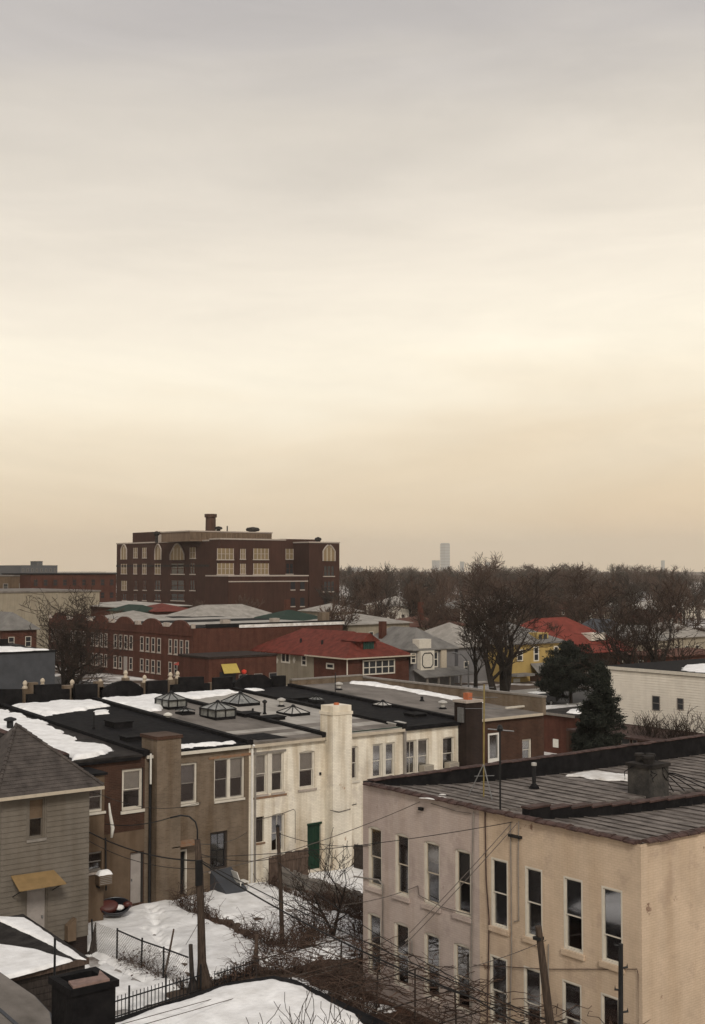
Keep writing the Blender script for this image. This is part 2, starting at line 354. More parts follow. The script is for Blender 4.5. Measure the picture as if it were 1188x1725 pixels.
def fast_mesh(name, v, tris, mat, parent=None, smooth=False, quads=False, **t):
    """numpy arrays straight into a mesh"""
    v = np.asarray(v, np.float32); tris = np.asarray(tris, np.int32)
    lo, hi = v.min(0), v.max(0); c = np.array([(lo[0] + hi[0]) / 2, (lo[1] + hi[1]) / 2, lo[2]], np.float32)
    me = bpy.data.meshes.new(name); k = tris.shape[1]
    me.vertices.add(len(v)); me.vertices.foreach_set('co', (v - c).ravel())
    me.loops.add(tris.size); me.loops.foreach_set('vertex_index', tris.ravel())
    me.polygons.add(len(tris)); me.polygons.foreach_set('loop_start', np.arange(0, tris.size, k, dtype=np.int32))
    me.polygons.foreach_set('loop_total', np.full(len(tris), k, np.int32))
    if smooth: me.polygons.foreach_set('use_smooth', np.ones(len(tris), bool))
    me.materials.append(M[mat] if isinstance(mat, str) else mat)
    me.update(calc_edges=True); me.validate()
    o = bpy.data.objects.new(name, me); link(o, parent, c)
    return tag(o, **t) if t else o

def wall_mesh(W, u0, u1, z0, z1, openings, depth=.24, mb=None):
    """wall face with real openings and their reveals; openings = (ua, ub, za, zb)"""
    mb = mb or MB()
    us = sorted({u0, u1, *[o[0] for o in openings], *[o[1] for o in openings]}); zs = sorted({z0, z1, *[o[2] for o in openings], *[o[3] for o in openings]})
    us = [u for u in us if u0 <= u <= u1]; zs = [z for z in zs if z0 <= z <= z1]
    flip = W.f in ('-X', '+Y')
    def q(a, b, c_, d_):
        mb.add([a, b, c_, d_], [(3, 2, 1, 0) if flip else (0, 1, 2, 3)])
    for i in range(len(us) - 1):
        for j in range(len(zs) - 1):
            um, zm = (us[i] + us[i + 1]) / 2, (zs[j] + zs[j + 1]) / 2
            if any(o[0] < um < o[1] and o[2] < zm < o[3] for o in openings): continue
            q(W.p(us[i], zs[j]), W.p(us[i + 1], zs[j]), W.p(us[i + 1], zs[j + 1]), W.p(us[i], zs[j + 1]))
    for a, b, c_, d_ in openings:
        q(W.p(a, c_), W.p(a, c_, -depth), W.p(a, d_, -depth), W.p(a, d_)) if not flip else q(W.p(a, c_), W.p(a, c_, -depth), W.p(a, d_, -depth), W.p(a, d_))
        q(W.p(b, c_, -depth), W.p(b, c_), W.p(b, d_), W.p(b, d_, -depth))
        q(W.p(a, c_, -depth), W.p(a, c_), W.p(b, c_), W.p(b, c_, -depth))
        q(W.p(a, d_), W.p(a, d_, -depth), W.p(b, d_, -depth), W.p(b, d_))
    return mb
def sash_window(parent, W, u0, u1, z0, z1, frame='trim', sash='trim', sill='stone', blind=0, blind_mat='blind', recess=.12, fw=.06, ledge=.07, split=.5, lites=1, arch=False, sill_w=.1, label=None):
    """double-hung window: frame with two sashes, two panes, sill and perhaps a blind or reflection-toned sheet behind the glass"""
    d1, d0 = -recess + .05, -recess - .06
    mb = MB()
    mb.wbox(W, u0, u0 + fw, z0, z1, d0, d1); mb.wbox(W, u1 - fw, u1, z0, z1, d0, d1)
    mb.wbox(W, u0 + fw, u1 - fw, z1 - fw, z1, d0, d1); mb.wbox(W, u0 + fw, u1 - fw, z0, z0 + fw, d0, d1)
    if arch:                                     # segmental head: filler under the curve
        n = 8
    win = mb.build('window', frame, parent)
    if arch:                                     # brick spandrels that round the head of the opening
        for s_ in (0, 1):
            pts = [W.p(u0 + (u1 - u0) * (a / n if not s_ else 1 - a / n), z1 - .085 * (2 * a / n - 1) ** 2, -.004) for a in range(0, 5)]
            MB().prism(pts + [W.p(u0 if not s_ else u1, z1 - .001, -.004)], W.n * -.1).build('arch_head', arch, win)
    if label: win['label'] = label
    zm = z0 + (z1 - z0) * split
    a0, a1 = u0 + fw + .002, u1 - fw - .002
    for k, (b0, b1, dd) in enumerate(((zm - .02, z1 - fw - .002, -recess), (z0 + fw + .002, zm + .02, -recess - .035))):
        s = MB(); t = .035
        s.wbox(W, a0, a0 + t, b0, b1, dd - .015, dd + .015); s.wbox(W, a1 - t, a1, b0, b1, dd - .015, dd + .015)
        s.wbox(W, a0 + t, a1 - t, b0, b0 + t, dd - .015, dd + .015); s.wbox(W, a0 + t, a1 - t, b1 - t, b1, dd - .015, dd + .015)
        if lites == 2:
            s.wbox(W, (a0 + a1) / 2 - .012, (a0 + a1) / 2 + .012, b0 + t, b1 - t, dd - .012, dd + .012)
        s.build('sash', sash, win)
        g = MB(); g.wbox(W, a0 + t, a1 - t, b0 + t, b1 - t, dd - .004, dd); g.build('pane', 'glass', win)
    if sill:
        s = MB(); s.wbox(W, u0 - ledge, u1 + ledge, z0 - sill_w, z0 - .002, -.02, .07); s.build('sill', sill, win)
    if blind:
        s = MB(); s.wbox(W, u0 + .03, u1 - .03, z1 - (z1 - z0) * blind, z1 - .05, d0 - .03, d0 - .02); s.build('blind', blind_mat, win)
    return win
def far_window(parent, W, u0, u1, z0, z1, frame='trim', bars=(1, 2), fw=.08, sill=None, glassm='glass_far', proud=.03):
    """window seen from far: frame with bars in front of dark panes"""
    mb = MB(); nu, nz_ = bars
    mb.wbox(W, u0, u0 + fw, z0, z1, -.02, proud); mb.wbox(W, u1 - fw, u1, z0, z1, -.02, proud)
    mb.wbox(W, u0 + fw, u1 - fw, z1 - fw, z1, -.02, proud); mb.wbox(W, u0 + fw, u1 - fw, z0, z0 + fw, -.02, proud)
    for i in range(1, nu):
        u = u0 + (u1 - u0) * i / nu; mb.wbox(W, u - fw * .4, u + fw * .4, z0 + fw, z1 - fw, -.02, proud - .004)
    for j in range(1, nz_):
        z = z0 + (z1 - z0) * j / nz_; mb.wbox(W, u0 + fw, u1 - fw, z - fw * .35, z + fw * .35, -.02, proud - .008)
    if sill: mb.wbox(W, u0 - .08, u1 + .08, z0 - .1, z0 - .001, -.02, proud + .05)
    w = mb.build('window', frame, parent)
    g = MB(); g.wbox(W, u0 + fw * .5, u1 - fw * .5, z0 + fw * .5, z1 - fw * .5, -.03, proud * .3); g.build('pane', glassm, w)
    return w
def inside_poly(X, Y, poly):
    c = np.zeros(X.shape, bool); n = len(poly)
    for i in range(n):
        x0, y0 = poly[i][:2]; x1, y1 = poly[(i + 1) % n][:2]
        hit = ((y0 > Y) != (y1 > Y)) & (X < (x1 - x0) * (Y - y0) / ((y1 - y0) if y1 != y0 else 1e-9) + x0)
        c ^= hit
    return c
def edge_dist(X, Y, poly):
    dm = np.full(X.shape, 1e9); n = len(poly)
    for i in range(n):
        x0, y0 = poly[i][:2]; x1, y1 = poly[(i + 1) % n][:2]
        dx, dy = x1 - x0, y1 - y0; L = dx * dx + dy * dy + 1e-9
        t = np.clip(((X - x0) * dx + (Y - y0) * dy) / L, 0, 1)
        dm = np.minimum(dm, np.hypot(X - x0 - t * dx, Y - y0 - t * dy))
    return dm
def vnoise(X, Y, s, seed):
    r = np.random.default_rng(seed); g = r.random((64, 64)); x = X / s; y = Y / s
    xi = np.floor(x).astype(int); yi = np.floor(y).astype(int); fx = x - xi; fy = y - yi
    fx = fx * fx * (3 - 2 * fx); fy = fy * fy * (3 - 2 * fy)
    G = lambda a, b: g[a % 64, b % 64]
    return (G(xi, yi) * (1 - fx) + G(xi + 1, yi) * fx) * (1 - fy) + (G(xi, yi + 1) * (1 - fx) + G(xi + 1, yi + 1) * fx) * fy - .5
def snow(name, poly, zf, thick=.1, step=.15, ragged=.3, soft=.35, holes=0, mat='snow', seed=1, parent=None, prints=(), **t):
    """a layer of snow over a surface z = zf(x, y): ragged outline, rounded edge, dimpled top"""
    poly = np.array([p[:2] for p in poly]); lo, hi = poly.min(0) - step * 2, poly.max(0) + step * 2
    nx, ny = int((hi[0] - lo[0]) / step) + 1, int((hi[1] - lo[1]) / step) + 1
    X, Y = np.meshgrid(lo[0] + np.arange(nx) * step, lo[1] + np.arange(ny) * step, indexing='ij')
    ins = inside_poly(X, Y, poly); dd = edge_dist(X, Y, poly); dd = np.where(ins, dd, -dd)
    rag = vnoise(X, Y, 1.1, seed) * 1.0 + vnoise(X, Y, .45, seed + 1) * .7 + vnoise(X, Y, .2, seed + 9) * .45
    dd = dd - ragged * .3 + rag * ragged * 1.2
    if holes: 
        hn = vnoise(X, Y, 1.6, seed + 5) + vnoise(X, Y, .6, seed + 6) * .6
        dd = np.minimum(dd, (holes - hn) * 1.4)
    h = np.clip(dd / soft, -.25, 1); h = np.where(h > 0, 1 - (1 - h) ** 2, h)
    Z = zf(X, Y) + h * thick + np.where(h > 0, h, 0) * (vnoise(X, Y, .9, seed + 2) * thick * .5 + vnoise(X, Y, .3, seed + 3) * thick * .15)
    for (qx, qy) in prints:                       # footprints and sunken spots
        Z = Z - thick * .75 * np.exp(-((X - qx) ** 2 + (Y - qy) ** 2) / .03) * (h > 0)
    keep = dd > 0
    gx, gy = np.gradient(dd, step); g2 = gx * gx + gy * gy + .05
    mvx = np.clip(-dd * gx / g2, -step * .95, step * .95); mvy = np.clip(-dd * gy / g2, -step * .95, step * .95)
    X = np.where(dd < 0, X + mvx, X); Y = np.where(dd < 0, Y + mvy, Y); Z = np.where(dd < 0, zf(X, Y) - .004, Z)
    idx = np.arange(nx * ny).reshape(nx, ny)
    ck = keep[:-1, :-1] | keep[1:, :-1] | keep[:-1, 1:] | keep[1:, 1:]
    q = np.stack([idx[:-1, :-1][ck], idx[1:, :-1][ck], idx[1:, 1:][ck], idx[:-1, 1:][ck]], 1)
    v = np.stack([X.ravel(), Y.ravel(), Z.ravel()], 1)
    used = np.unique(q); rm = np.full(len(v), -1); rm[used] = np.arange(len(used))
    return fast_mesh(name, v[used], rm[q], mat, parent, True, **t)

# ------------------------------------------------------------------ bare trees
def branch_segments(r, base, height, tr, levels=5, kids=(5, 6, 6, 5, 4), lean=(0, 0), fork=.3, spread=.75, seglen=4, droop=0.0, stems=1):
    """returns list of polylines (points, radii, level)"""
    outl = []
    def grow(p, dirv, L, rad, lvl):
        n = seglen if lvl < 3 else (3 if lvl == 3 else 2)
        pts = [np.array(p)]; rr = [rad]; dcur = np.array(dirv)
        for i in range(n):
            wob = np.array([r.gauss(0, 1), r.gauss(0, 1), r.gauss(0, .6)]) * (.09, .22, .28, .31, .38, .45)[lvl]
            upb = np.array([0, 0, .16 if lvl else .05]) - np.array([0, 0, droop * lvl])
            dcur = dcur + wob + upb; dcur /= np.linalg.norm(dcur)
            pts.append(pts[-1] + dcur * L / n); rr.append(rad * (1 - (.55 if lvl == 0 else .78) * (i + 1) / n))
        outl.append((pts, rr, lvl))
        if lvl >= levels: return
        k = kids[lvl]
        for j in range(k):
            t = fork + (1 - fork) * (j + r.random() * .8) / k; t = min(t, .99)
            if lvl == 0: t = max(t, fork)
            fi = t * n; i = min(int(fi), n - 1); w = fi - i
            q = pts[i] * (1 - w) + pts[i + 1] * w; rq = rr[i] * (1 - w) + rr[i + 1] * w
            dd = pts[i + 1] - pts[i]; dd /= np.linalg.norm(dd)
            ax = np.array([r.gauss(0, 1), r.gauss(0, 1), r.gauss(0, .45)]); ax -= dd * (ax @ dd); ax /= np.linalg.norm(ax) + 1e-9
            s = spread * (.7 + .6 * r.random())
            nd_ = dd * math.cos(s) + ax * math.sin(s)
            grow(q, nd_, L * (.52 + .28 * r.random()) * (1.0 if lvl else .95), rq * (.58 + .15 * r.random()), lvl + 1)
    for k in range(stems):
        a = 2 * math.pi * k / stems + r.random()
        ln = .0 if stems == 1 else .28
        grow(base, np.array([lean[0] + ln * math.cos(a), lean[1] + ln * math.sin(a), 1.]), height * .52, tr * (1 if stems == 1 else .75), 0)
    return outl
def tubes_np(lines, minr=.0):
    V, Q = [], []; n0 = 0
    for pts, rr, lvl in lines:
        n = 7 if lvl == 0 else 5 if lvl == 1 else 4 if lvl == 2 else 3
        P = np.array(pts); T = np.gradient(P, axis=0); T /= np.linalg.norm(T, axis=1)[:, None] + 1e-9
        ref = np.array([.31, .95, .05]); A = np.cross(T, ref); A /= np.linalg.norm(A, axis=1)[:, None] + 1e-9; B = np.cross(T, A)
        an = 2 * np.pi * np.arange(n) / n; rad = np.maximum(np.array(rr), minr)[:, None, None]
        ring = P[:, None] + rad * (np.cos(an)[None, :, None] * A[:, None] + np.sin(an)[None, :, None] * B[:, None])
        m = len(P); V.append(ring.reshape(-1, 3)); i = np.arange(m - 1)[:, None] * n; k = np.arange(n)[None]
        q = np.stack([i + k, i + (k + 1) % n, i + n + (k + 1) % n, i + n + k], -1).reshape(-1, 4) + n0
        Q.append(q); n0 += m * n
    return np.concatenate(V), np.concatenate(Q)
def bare_tree(name, label, base, height, tr, seed, group=None, minr=.02, twig='twig', split=2, **k):
    r = random.Random(seed); L = branch_segments(r, np.array(base, float), height, tr, **k)
    top = max(p[2] for l in L for p in l[0]); s = height / (top - base[2])
    b = np.array(base, float); L = [([b + (p - b) * np.array([1, 1, s]) for p in pts], rr, lv) for pts, rr, lv in L]
    t = thing(name, label, 'tree', base, group)
    v, q = tubes_np([l for l in L if l[2] <= split], minr); fast_mesh('trunk', v, q, 'bark', t, True)
    v, q = tubes_np([l for l in L if l[2] > split], minr); fast_mesh('crown', v, q, twig, t, kind='stuff')
    return t

# ================================================================== SETTING
MB().add([(-600, -600, 0), (8000, -600, 0), (8000, 8600, 0), (-600, 8600, 0)], [(0, 1, 2, 3)]).build('ground', 'ground', kind='structure')
mb = MB(); mb.box(-60, 420, 94, 105, -.05, .004); mb.build('street', 'asphalt', kind='structure')
mb = MB(); mb.box(-60, 420, 90.5, 94, -.05, .13); mb.build('pavement', 'pavement_m', kind='structure')
mb = MB(); mb.box(-60, 420, 105, 108.5, -.05, .13); mb.build('pavement', 'pavement_m', kind='structure')
mb = MB(); mb.box(63, 75, 108.6, 420, -.05, .008); mb.build('side_street', 'asphalt', kind='structure')
mb = MB(); mb.box(22.2, 27.9, 16, 37.6, -.05, .012); mb.build('alley_ground', 'mulch', kind='structure')

def trail(seed, a, b, n):
    r = random.Random(seed); o = []
    for k in range(n):
        t = (k // 2) / (n / 2); o.append((a[0] + (b[0] - a[0]) * t + r.gauss(0, .12) + .3 * math.sin(t * 9), a[1] + (b[1] - a[1]) * t + (.12 if k % 2 else -.12) + r.gauss(0, .08)))
    return o
flat = lambda z: (lambda X, Y: np.full(X.shape, z))
snow('snow', [(22.0, 39.0), (28.1, 39.2), (28.4, 49.85), (22.1, 49.85)], flat(.02), .2, .09, .25, .5, 0, 'snow', 3, prints=trail(3, (23.4, 39.6), (26.9, 49.2), 60), label='deep snow filling the yard behind the tan and brown brick houses', kind='stuff')
snow('snow', [(28.6, 40.6), (33.4, 41.2), (33.6, 49.9), (28.6, 49.9)], flat(.02), .14, .12, .5, .4, .5, 'snow', 13, label='patchy snow in the yard between the two hedges', kind='stuff')
snow('snow', [(33.6, 38.4), (48.0, 38.6), (48.0, 49.9), (33.6, 49.9)], flat(.02), .14, .14, .5, .4, .5, 'snow', 23, label='snow in the yard behind the white houses', kind='stuff')
snow('snow', [(14.0, 38.4), (22.2, 38.4), (22.3, 44.9), (14.0, 44.9)], flat(.02), .14, .09, .3, .4, .5, 'snow', 33, prints=trail(4, (19.5, 39), (21.8, 44.6), 90), label='trodden snow on the path beside the chain link fence', kind='stuff')
snow('snow', [(16.0, 32.4), (27.6, 32.8), (27.0, 38.2), (16.0, 38.0)], flat(.014), .10, .16, .5, .4, .25, 'snow', 43, label='thin snow along the iron picket fence', kind='stuff')
snow('snow', [(82, 84), (118, 84), (118, 93.6), (82, 93.6)], flat(.14), .22, .3, .9, .8, .12, 'snow_dirty', 53, label='ploughed snow heaped along the street beyond the roofs', kind='stuff')
snow('snow', [(70, 72), (84, 72), (86, 84), (70, 84)], flat(.02), .2, .3, .9, .8, .3, 'snow_dirty', 63, label='snow on the open lot behind the low brick garage', kind='stuff')

# ================================================================== ROW OF HOUSES SEEN FROM BEHIND
YA, YF = 50.0, 66.5                              # rear wall, inside of the front parapet
SL = .042
WA = Wall('-Y', YA)
def roofz(Y, z0=6.62): return z0 + SL * (Y - YA)
def row_house(label, x0, x1, wallm, roofm, eave, openings, z0=6.62, storeys=(3.05,), gutter='trim'):
    t = thing('row_house', label, 'house', ((x0 + x1) / 2, (YA + YF) / 2, 0), 'row houses seen from behind')
    wall_mesh(WA, x0, x1, -.1, eave, openings).build('wall', wallm, t)
    sh = MB()                                    # side, front and floor shell
    sh.box(x0 + .003, x0 + .12, YA + .005, YF + .3, 0, z0 - .06); sh.box(x1 - .12, x1 - .003, YA + .005, YF + .3, 0, z0 - .06)
    sh.box(x0 + .12, x1 - .12, YF + .2, YF + .5, 0, 7.2); sh.box(x0 + .12, x1 - .12, YA + .3, YF + .2, 2.9, 3.0)
    sh.box(x0 + .12, x1 - .12, YA + 4.2, YA + 4.3, 3.0, z0); sh.box(x0 + .12, x1 - .12, YA + 4.2, YA + 4.3, 0, 2.9)
    sh.build('inner_wall', 'room', t)
    mb = MB(); a, b = roofz(YA, z0), roofz(YF, z0)
    mb.prism([(x0 + .002, YA - .1, a - .004), (x1 - .002, YA - .1, a - .004), (x1 - .002, YF, b), (x0 + .002, YF, b)], (0, 0, .1))
    mb.build('roof', roofm, t)
    if gutter:
        mb = MB(); mb.box(x0 + .02, x1 - .02, YA - .2, YA - .103, eave - .12, eave + .02); mb.build('gutter', gutter, t)
    return t
def party(t, x, z0=6.62, w=.16, h=.26, y0=YA - .14, m='tar', y1=YF):
    a, b = roofz(y0, z0), roofz(y1, z0)
    MB().prism([(x - w, y0, a), (x + w, y0, a), (x + w, y1, b), (x - w, y1, b)], (0, 0, h)).build('party_wall', m, t)
def pxrect(W, x0, y0, x1, y1):
    ua, zb = W.px(x0, y0); ub, za = W.px(x1, y1)
    # the rectangle on the wall: mean of what its two diagonal corners give
    return (round(ua, 3), round(ub, 3), round(za, 3), round(zb, 3))

X = [18.6, 23.4, 27.3, 32.9, 37.35, 42.6, 46.9, 53.1]
# --- house with the snow-covered roof, brown brick
w1 = pxrect(WA, 206, 1297, 241, 1362); d1 = (26.62, 27.25, .1, 2.35)
h1 = row_house('dark brown brick row house with deep snow over its roof, behind the sided house', X[1], X[2], 'brown_brick', 'tar_dull', 6.6, [w1, d1], gutter=None)
sash_window(h1, WA, *w1, frame='trim', sash='trim', sill='trim', blind=.55, fw=.1, arch=False, sill_w=.13)
mb = MB(); mb.wbox(WA, d1[0], d1[1], d1[2], d1[3], -.16, -.1); dr = mb.build('door', 'door_grey', h1)
MB().wbox(WA, d1[0] + .08, d1[0] + .12, 1.1, 1.2, -.1, -.05).build('handle', 'steel', dr)
mb = MB(); mb.box(X[1] + .02, X[2] - .3, YA - .19, YA - .1, 6.5, 6.62); mb.build('gutter', 'tar', h1)
party(h1, X[1], h=.42, m='tar_dull'); 
for i in range(26):                              # clay coping tiles on its left party wall
    y = YA - .1 + i * .6
    MB().prism([(X[1] - .2, y, roofz(y) + .425), (X[1], y, roofz(y) + .53), (X[1] + .2, y, roofz(y) + .425)], (0, .57, SL * .57)).build('coping_tile', 'coping_clay', h1)
# tan stucco band over the lower brown wall
mb = MB(); mb.wbox(WA, X[1] + .05, 26.58, -.05, 3.35, .003, .03); mb.wbox(WA, 26.58, 27.28, 2.4, 3.35, .003, .03); mb.build('render_coat', 'tan_stucco', h1)
# --- tan brick house
w2a = pxrect(WA, 302, 1287, 332, 1352); w2b = pxrect(WA, 361, 1279, 412, 1343); d2 = pxrect(WA, 291, 1434, 314, 1510); w2c = pxrect(WA, 354, 1403, 383, 1462)
d2 = (d2[0], d2[1], .12, d2[3])
h2 = row_house('tan brick row house with a broad square chimney and black roof', X[2], X[3], 'tan_brick', 'tar', 6.62, [w2a, w2b, d2, w2c])
sash_window(h2, WA, *w2a, frame='trim', sash='trim_grey', sill='trim', blind=.5, blind_mat='blind_grey', fw=.09)
um = (w2b[0] + w2b[1]) / 2
sash_window(h2, WA, w2b[0], um, w2b[2], w2b[3], frame='trim', sash='trim_grey', sill='trim', blind=.0, fw=.08, ledge=0)
sash_window(h2, WA, um + .002, w2b[1], w2b[2], w2b[3], frame='trim', sash='trim_grey', sill='trim', blind=.5, fw=.08, ledge=0)
MB().wbox(WA, w2b[0] - .3, w2b[1] + .35, w2b[3] + .005, w2b[3] + .13, -.02, .05).build('lintel', 'rust', h2)
sash_window(h2, WA, *w2c, frame='wood_dark', sash='iron', sill='stone', fw=.1, lites=2)
mb = MB(); mb.wbox(WA, d2[0], d2[0] + .07, d2[2], d2[3], -.1, .03); mb.wbox(WA, d2[1] - .07, d2[1], d2[2], d2[3], -.1, .03); mb.wbox(WA, d2[0] + .07, d2[1] - .07, d2[3] - .07, d2[3], -.1, .03)
df = mb.build('door_frame', 'trim', h2)
MB().wbox(WA, d2[0] + .07, d2[1] - .07, d2[2], d2[3] - .07, -.2, -.15).build('door', 'iron', df)
MB().prism([WA.p(d2[0] - .35, d2[3] + .38, .02), WA.p(d2[1] + .3, d2[3] + .38, .02), WA.p(d2[1] + .3, d2[3] + .26, .55), WA.p(d2[0] - .35, d2[3] + .26, .55)], (0, 0, .05)).build('door_canopy', 'rust', h2)
# cellar bulkhead with a sloping lid
mb = MB(); mb.prism([(30.75, 48.6, 0), (30.75, 49.98, 0), (30.75, 49.98, 1.0), (30.75, 48.6, .25)], (1.15, 0, 0)); mb.build('cellar_hatch', 'slate_grey', h2)
# broad chimney in front of the wall with its cap
mb = MB(); mb.box(27.62, 28.85, 49.45, 49.997, -.05, 7.35); mb.box(27.62, 28.85, 49.997, 50.9, 6.66, 7.35); ch = mb.build('chimney', 'tan_brick', h2)
mb = MB()
mb.box(27.56, 28.91, 49.39, 50.96, 7.353, 7.5); mb.build('chimney_cap', 'brown_brick', ch)
MB().tube([(27.48, 49.82, .05), (27.48, 49.82, 6.4), (27.5, 49.86, 6.6)], .07, 8).build('downpipe', 'iron', h2)
mb = MB().tube([(27.38, 49.6, 6.75), (27.38, 49.6, 5.4)], .045, 7); mb.build('icicle', 'canvas', h2)
# --- white house between the tan house and the white chimney
w3a = pxrect(WA, 430, 1271, 478.5, 1333); w3b = pxrect(WA, 504, 1266, 531, 1327); w3c = pxrect(WA, 431, 1377, 445, 1418); w3d = pxrect(WA, 457, 1372, 480, 1434); d3 = pxrect(WA, 518, 1391, 541, 1468)
d3 = (d3[0], d3[1], .15, d3[3])
h3 = row_house('white painted row house with a dark green back door and rusty patches', X[3], X[4], 'white_brick', 'roof_grey', 6.6, [w3a, w3b, w3c, w3d, d3], gutter='trim_cream')
um = (w3a[0] + w3a[1]) / 2
sash_window(h3, WA, w3a[0], um - .12, w3a[2], w3a[3], sill='stone', blind=.58, fw=.06, ledge=.02)
sash_window(h3, WA, um + .12, w3a[1], w3a[2], w3a[3], sill='stone', blind=.55, fw=.06, ledge=.02)
MB().wbox(WA, um - .118, um + .118, w3a[2], w3a[3], -.1, .004).build('mullion', 'trim', h3)
MB().wbox(WA, w3a[0] - .12, w3a[1] + .1, w3a[3] + .004, w3a[3] + .1, -.02, .05).build('lintel', 'trim_grey', h3)
MB().wbox(WA, w3a[0] - .1, w3a[1] + .15, w3a[2] - .2, w3a[2] - .105, -.02, .045).build('ledge', 'rust', h3)
sash_window(h3, WA, *w3b, sill='stone', blind=.55, fw=.09, arch='white_brick')
sash_window(h3, WA, *w3d, sill='trim', fw=.08, blind=.5, blind_mat='blind_grey', lites=2, arch='white_brick')
mb = MB(); mb.wbox(WA, *w3c, -.2, -.14); mb.build('boarded_opening', 'wood_dark', h3)
MB().wbox(WA, w3c[0] - .04, w3c[1] + .04, w3c[2] - .08, w3c[2] - .002, -.03, .05).build('sill', 'rust', h3)
dr = MB().wbox(WA, d3[0], d3[1], d3[2], d3[3], -.18, -.12).build('door', 'door_green', h3)
for k in range(5):
    u = d3[0] + (d3[1] - d3[0]) * (k + .12) / 5
    MB().wbox(WA, u, u + (d3[1] - d3[0]) * .16, d3[2] + .05, d3[3] - .06, -.119, -.105).build('plank', 'door_green', dr)
MB().wbox(WA, d3[0] + .06, d3[0] + .1, 1.15, 1.27, -.12, -.05).build('handle', 'steel', dr)
MB().wbox(WA, d3[0] - .02, d3[1] + .03, d3[3] + .002, d3[3] + .1, -.02, .04).build('lintel', 'door_green', h3)
MB().tube([(X[3] + .12, 49.9, .1), (X[3] + .12, 49.9, 6.45), (X[3] + .12, 49.75, 6.62)], .06, 8).build('downpipe', 'pipe_white', h3)
MB().tube([(X[3] + .32, 49.93, .1), (X[3] + .32, 49.93, 6.5)], .05, 8).build('downpipe', 'trim_grey', h3)
ua, za = WA.px(539, 1303); MB().lathe((ua, 49.96, za), [(.06, -.06), (.06, .06)], 8).build('vent_cover', 'iron', h3)
pts = [WA.p(*WA.px(x, y), .03) for x, y in ((432, 1381), (470, 1372), (494, 1363), (497, 1366), (497, 1420))]
MB().tube(pts, .012, 5).build('wall_cable', 'cable_pale', h3)
# seams of the roofing near the eave
for k, (ya, ml) in enumerate(((49.92, 'roof_grey'), (50.75, 'roof_pale'), (51.55, 'roof_grey'), (52.35, 'roof_pale'), (53.1, 'roof_grey'))):
    a, b = roofz(ya) + .101, roofz(ya + .78) + .101
    MB().prism([(X[3] + .2, ya, a), (X[4] - .2, ya, a), (X[4] - .2, ya + .78, b), (X[3] + .2, ya + .78, b)], (0, 0, .012 + .004 * k)).build('roofing_strip', ml, h3)
MB().prism([(33.6, 50.3, roofz(50.3) + .128), (35.3, 50.2, roofz(50.2) + .128), (35.0, 51.9, roofz(51.9) + .128), (33.3, 51.9, roofz(51.9) + .128)], (0, 0, .01)).build('tar_patch', 'tar', h3)
# --- white house with the tall white chimney
w4a = pxrect(WA, 580, 1258, 604, 1314); w4b = pxrect(WA, 628, 1254, 666, 1307); w4c = pxrect(WA, 574, 1382, 590, 1430)
h4 = row_house('white painted row house with a tall round-topped white chimney', X[4], X[5], 'white_brick', 'roof_pale', 6.62, [w4a, w4b, w4c], gutter='trim_cream')
sash_window(h4, WA, *w4a, sill='trim', fw=.09, blind=.0, arch='white_brick')
um = (w4b[0] + w4b[1]) / 2
sash_window(h4, WA, w4b[0], um - .1, w4b[2], w4b[3], sill='trim', fw=.07, ledge=.02, blind=.45, blind_mat='blind_grey')
sash_window(h4, WA, um + .1, w4b[1], w4b[2], w4b[3], sill='trim', fw=.07, ledge=.02, blind=.0, lites=1)
MB().wbox(WA, um - .098, um + .098, w4b[2], w4b[3], -.1, .004).build('mullion', 'trim', h4)
MB().wbox(WA, *w4c, -.08, -.04).build('blocked_opening', 'trim_cream', h4)
MB().wbox(WA, w4c[0] - .05, w4c[1] + .05, w4c[3] + .002, w4c[3] + .12, -.02, .05).build('lintel', 'trim_grey', h4)
c0, z0_ = WA.px(541, 1195)
mb = MB(); mb.box(37.42, 38.62, 49.3, 49.996, -.05, 7.75); mb.box(37.42, 38.62, 49.996, 50.35, 6.66, 7.75); ch = mb.build('chimney', 'white_brick', h4)
MB().box(37.38, 38.66, 49.26, 50.39, 7.752, 7.9).build('chimney_band', 'white_paint', ch)
MB().prism([(37.44, 49.32, 7.902), (38.6, 49.32, 7.902), (38.6, 50.33, 7.902), (37.44, 50.33, 7.902)], (0, 0, .3)).build('chimney_cap', 'white_paint', ch)
MB().lathe((38.05, 49.84, 8.2), [(.14, 0), (.13, .1), (.1, .11)], 12).build('flue_pot', 'clay_pot', ch)
pts = [WA.p(*WA.px(x, y), .75) for x, y in ((541, 1361), (556, 1364), (575, 1359))] + [WA.p(*WA.px(x, y), .04) for x, y in ((578, 1356), (588, 1357), (600, 1354))]
MB().tube(pts, .016, 5).build('wall_cable', 'cable', h4)
MB().box(X[4] + .6, X[5] - .05, YA - .105, YA - .1 + .3, 6.72, 6.735).build('flashing', 'shingle_green', h4)
for k in range(4):
    ya = 50.3 + k * 1.0; a, b = roofz(ya) + .101, roofz(ya + .95) + .101
    MB().prism([(X[4] + .3, ya, a), (X[5] - .2, ya, a), (X[5] - .2, ya + .95, b), (X[4] + .3, ya + .95, b)], (0, 0, .010 + .005 * (k % 3))).build('roofing_strip', 'roof_pale' if k % 2 else 'roof_grey', h4)
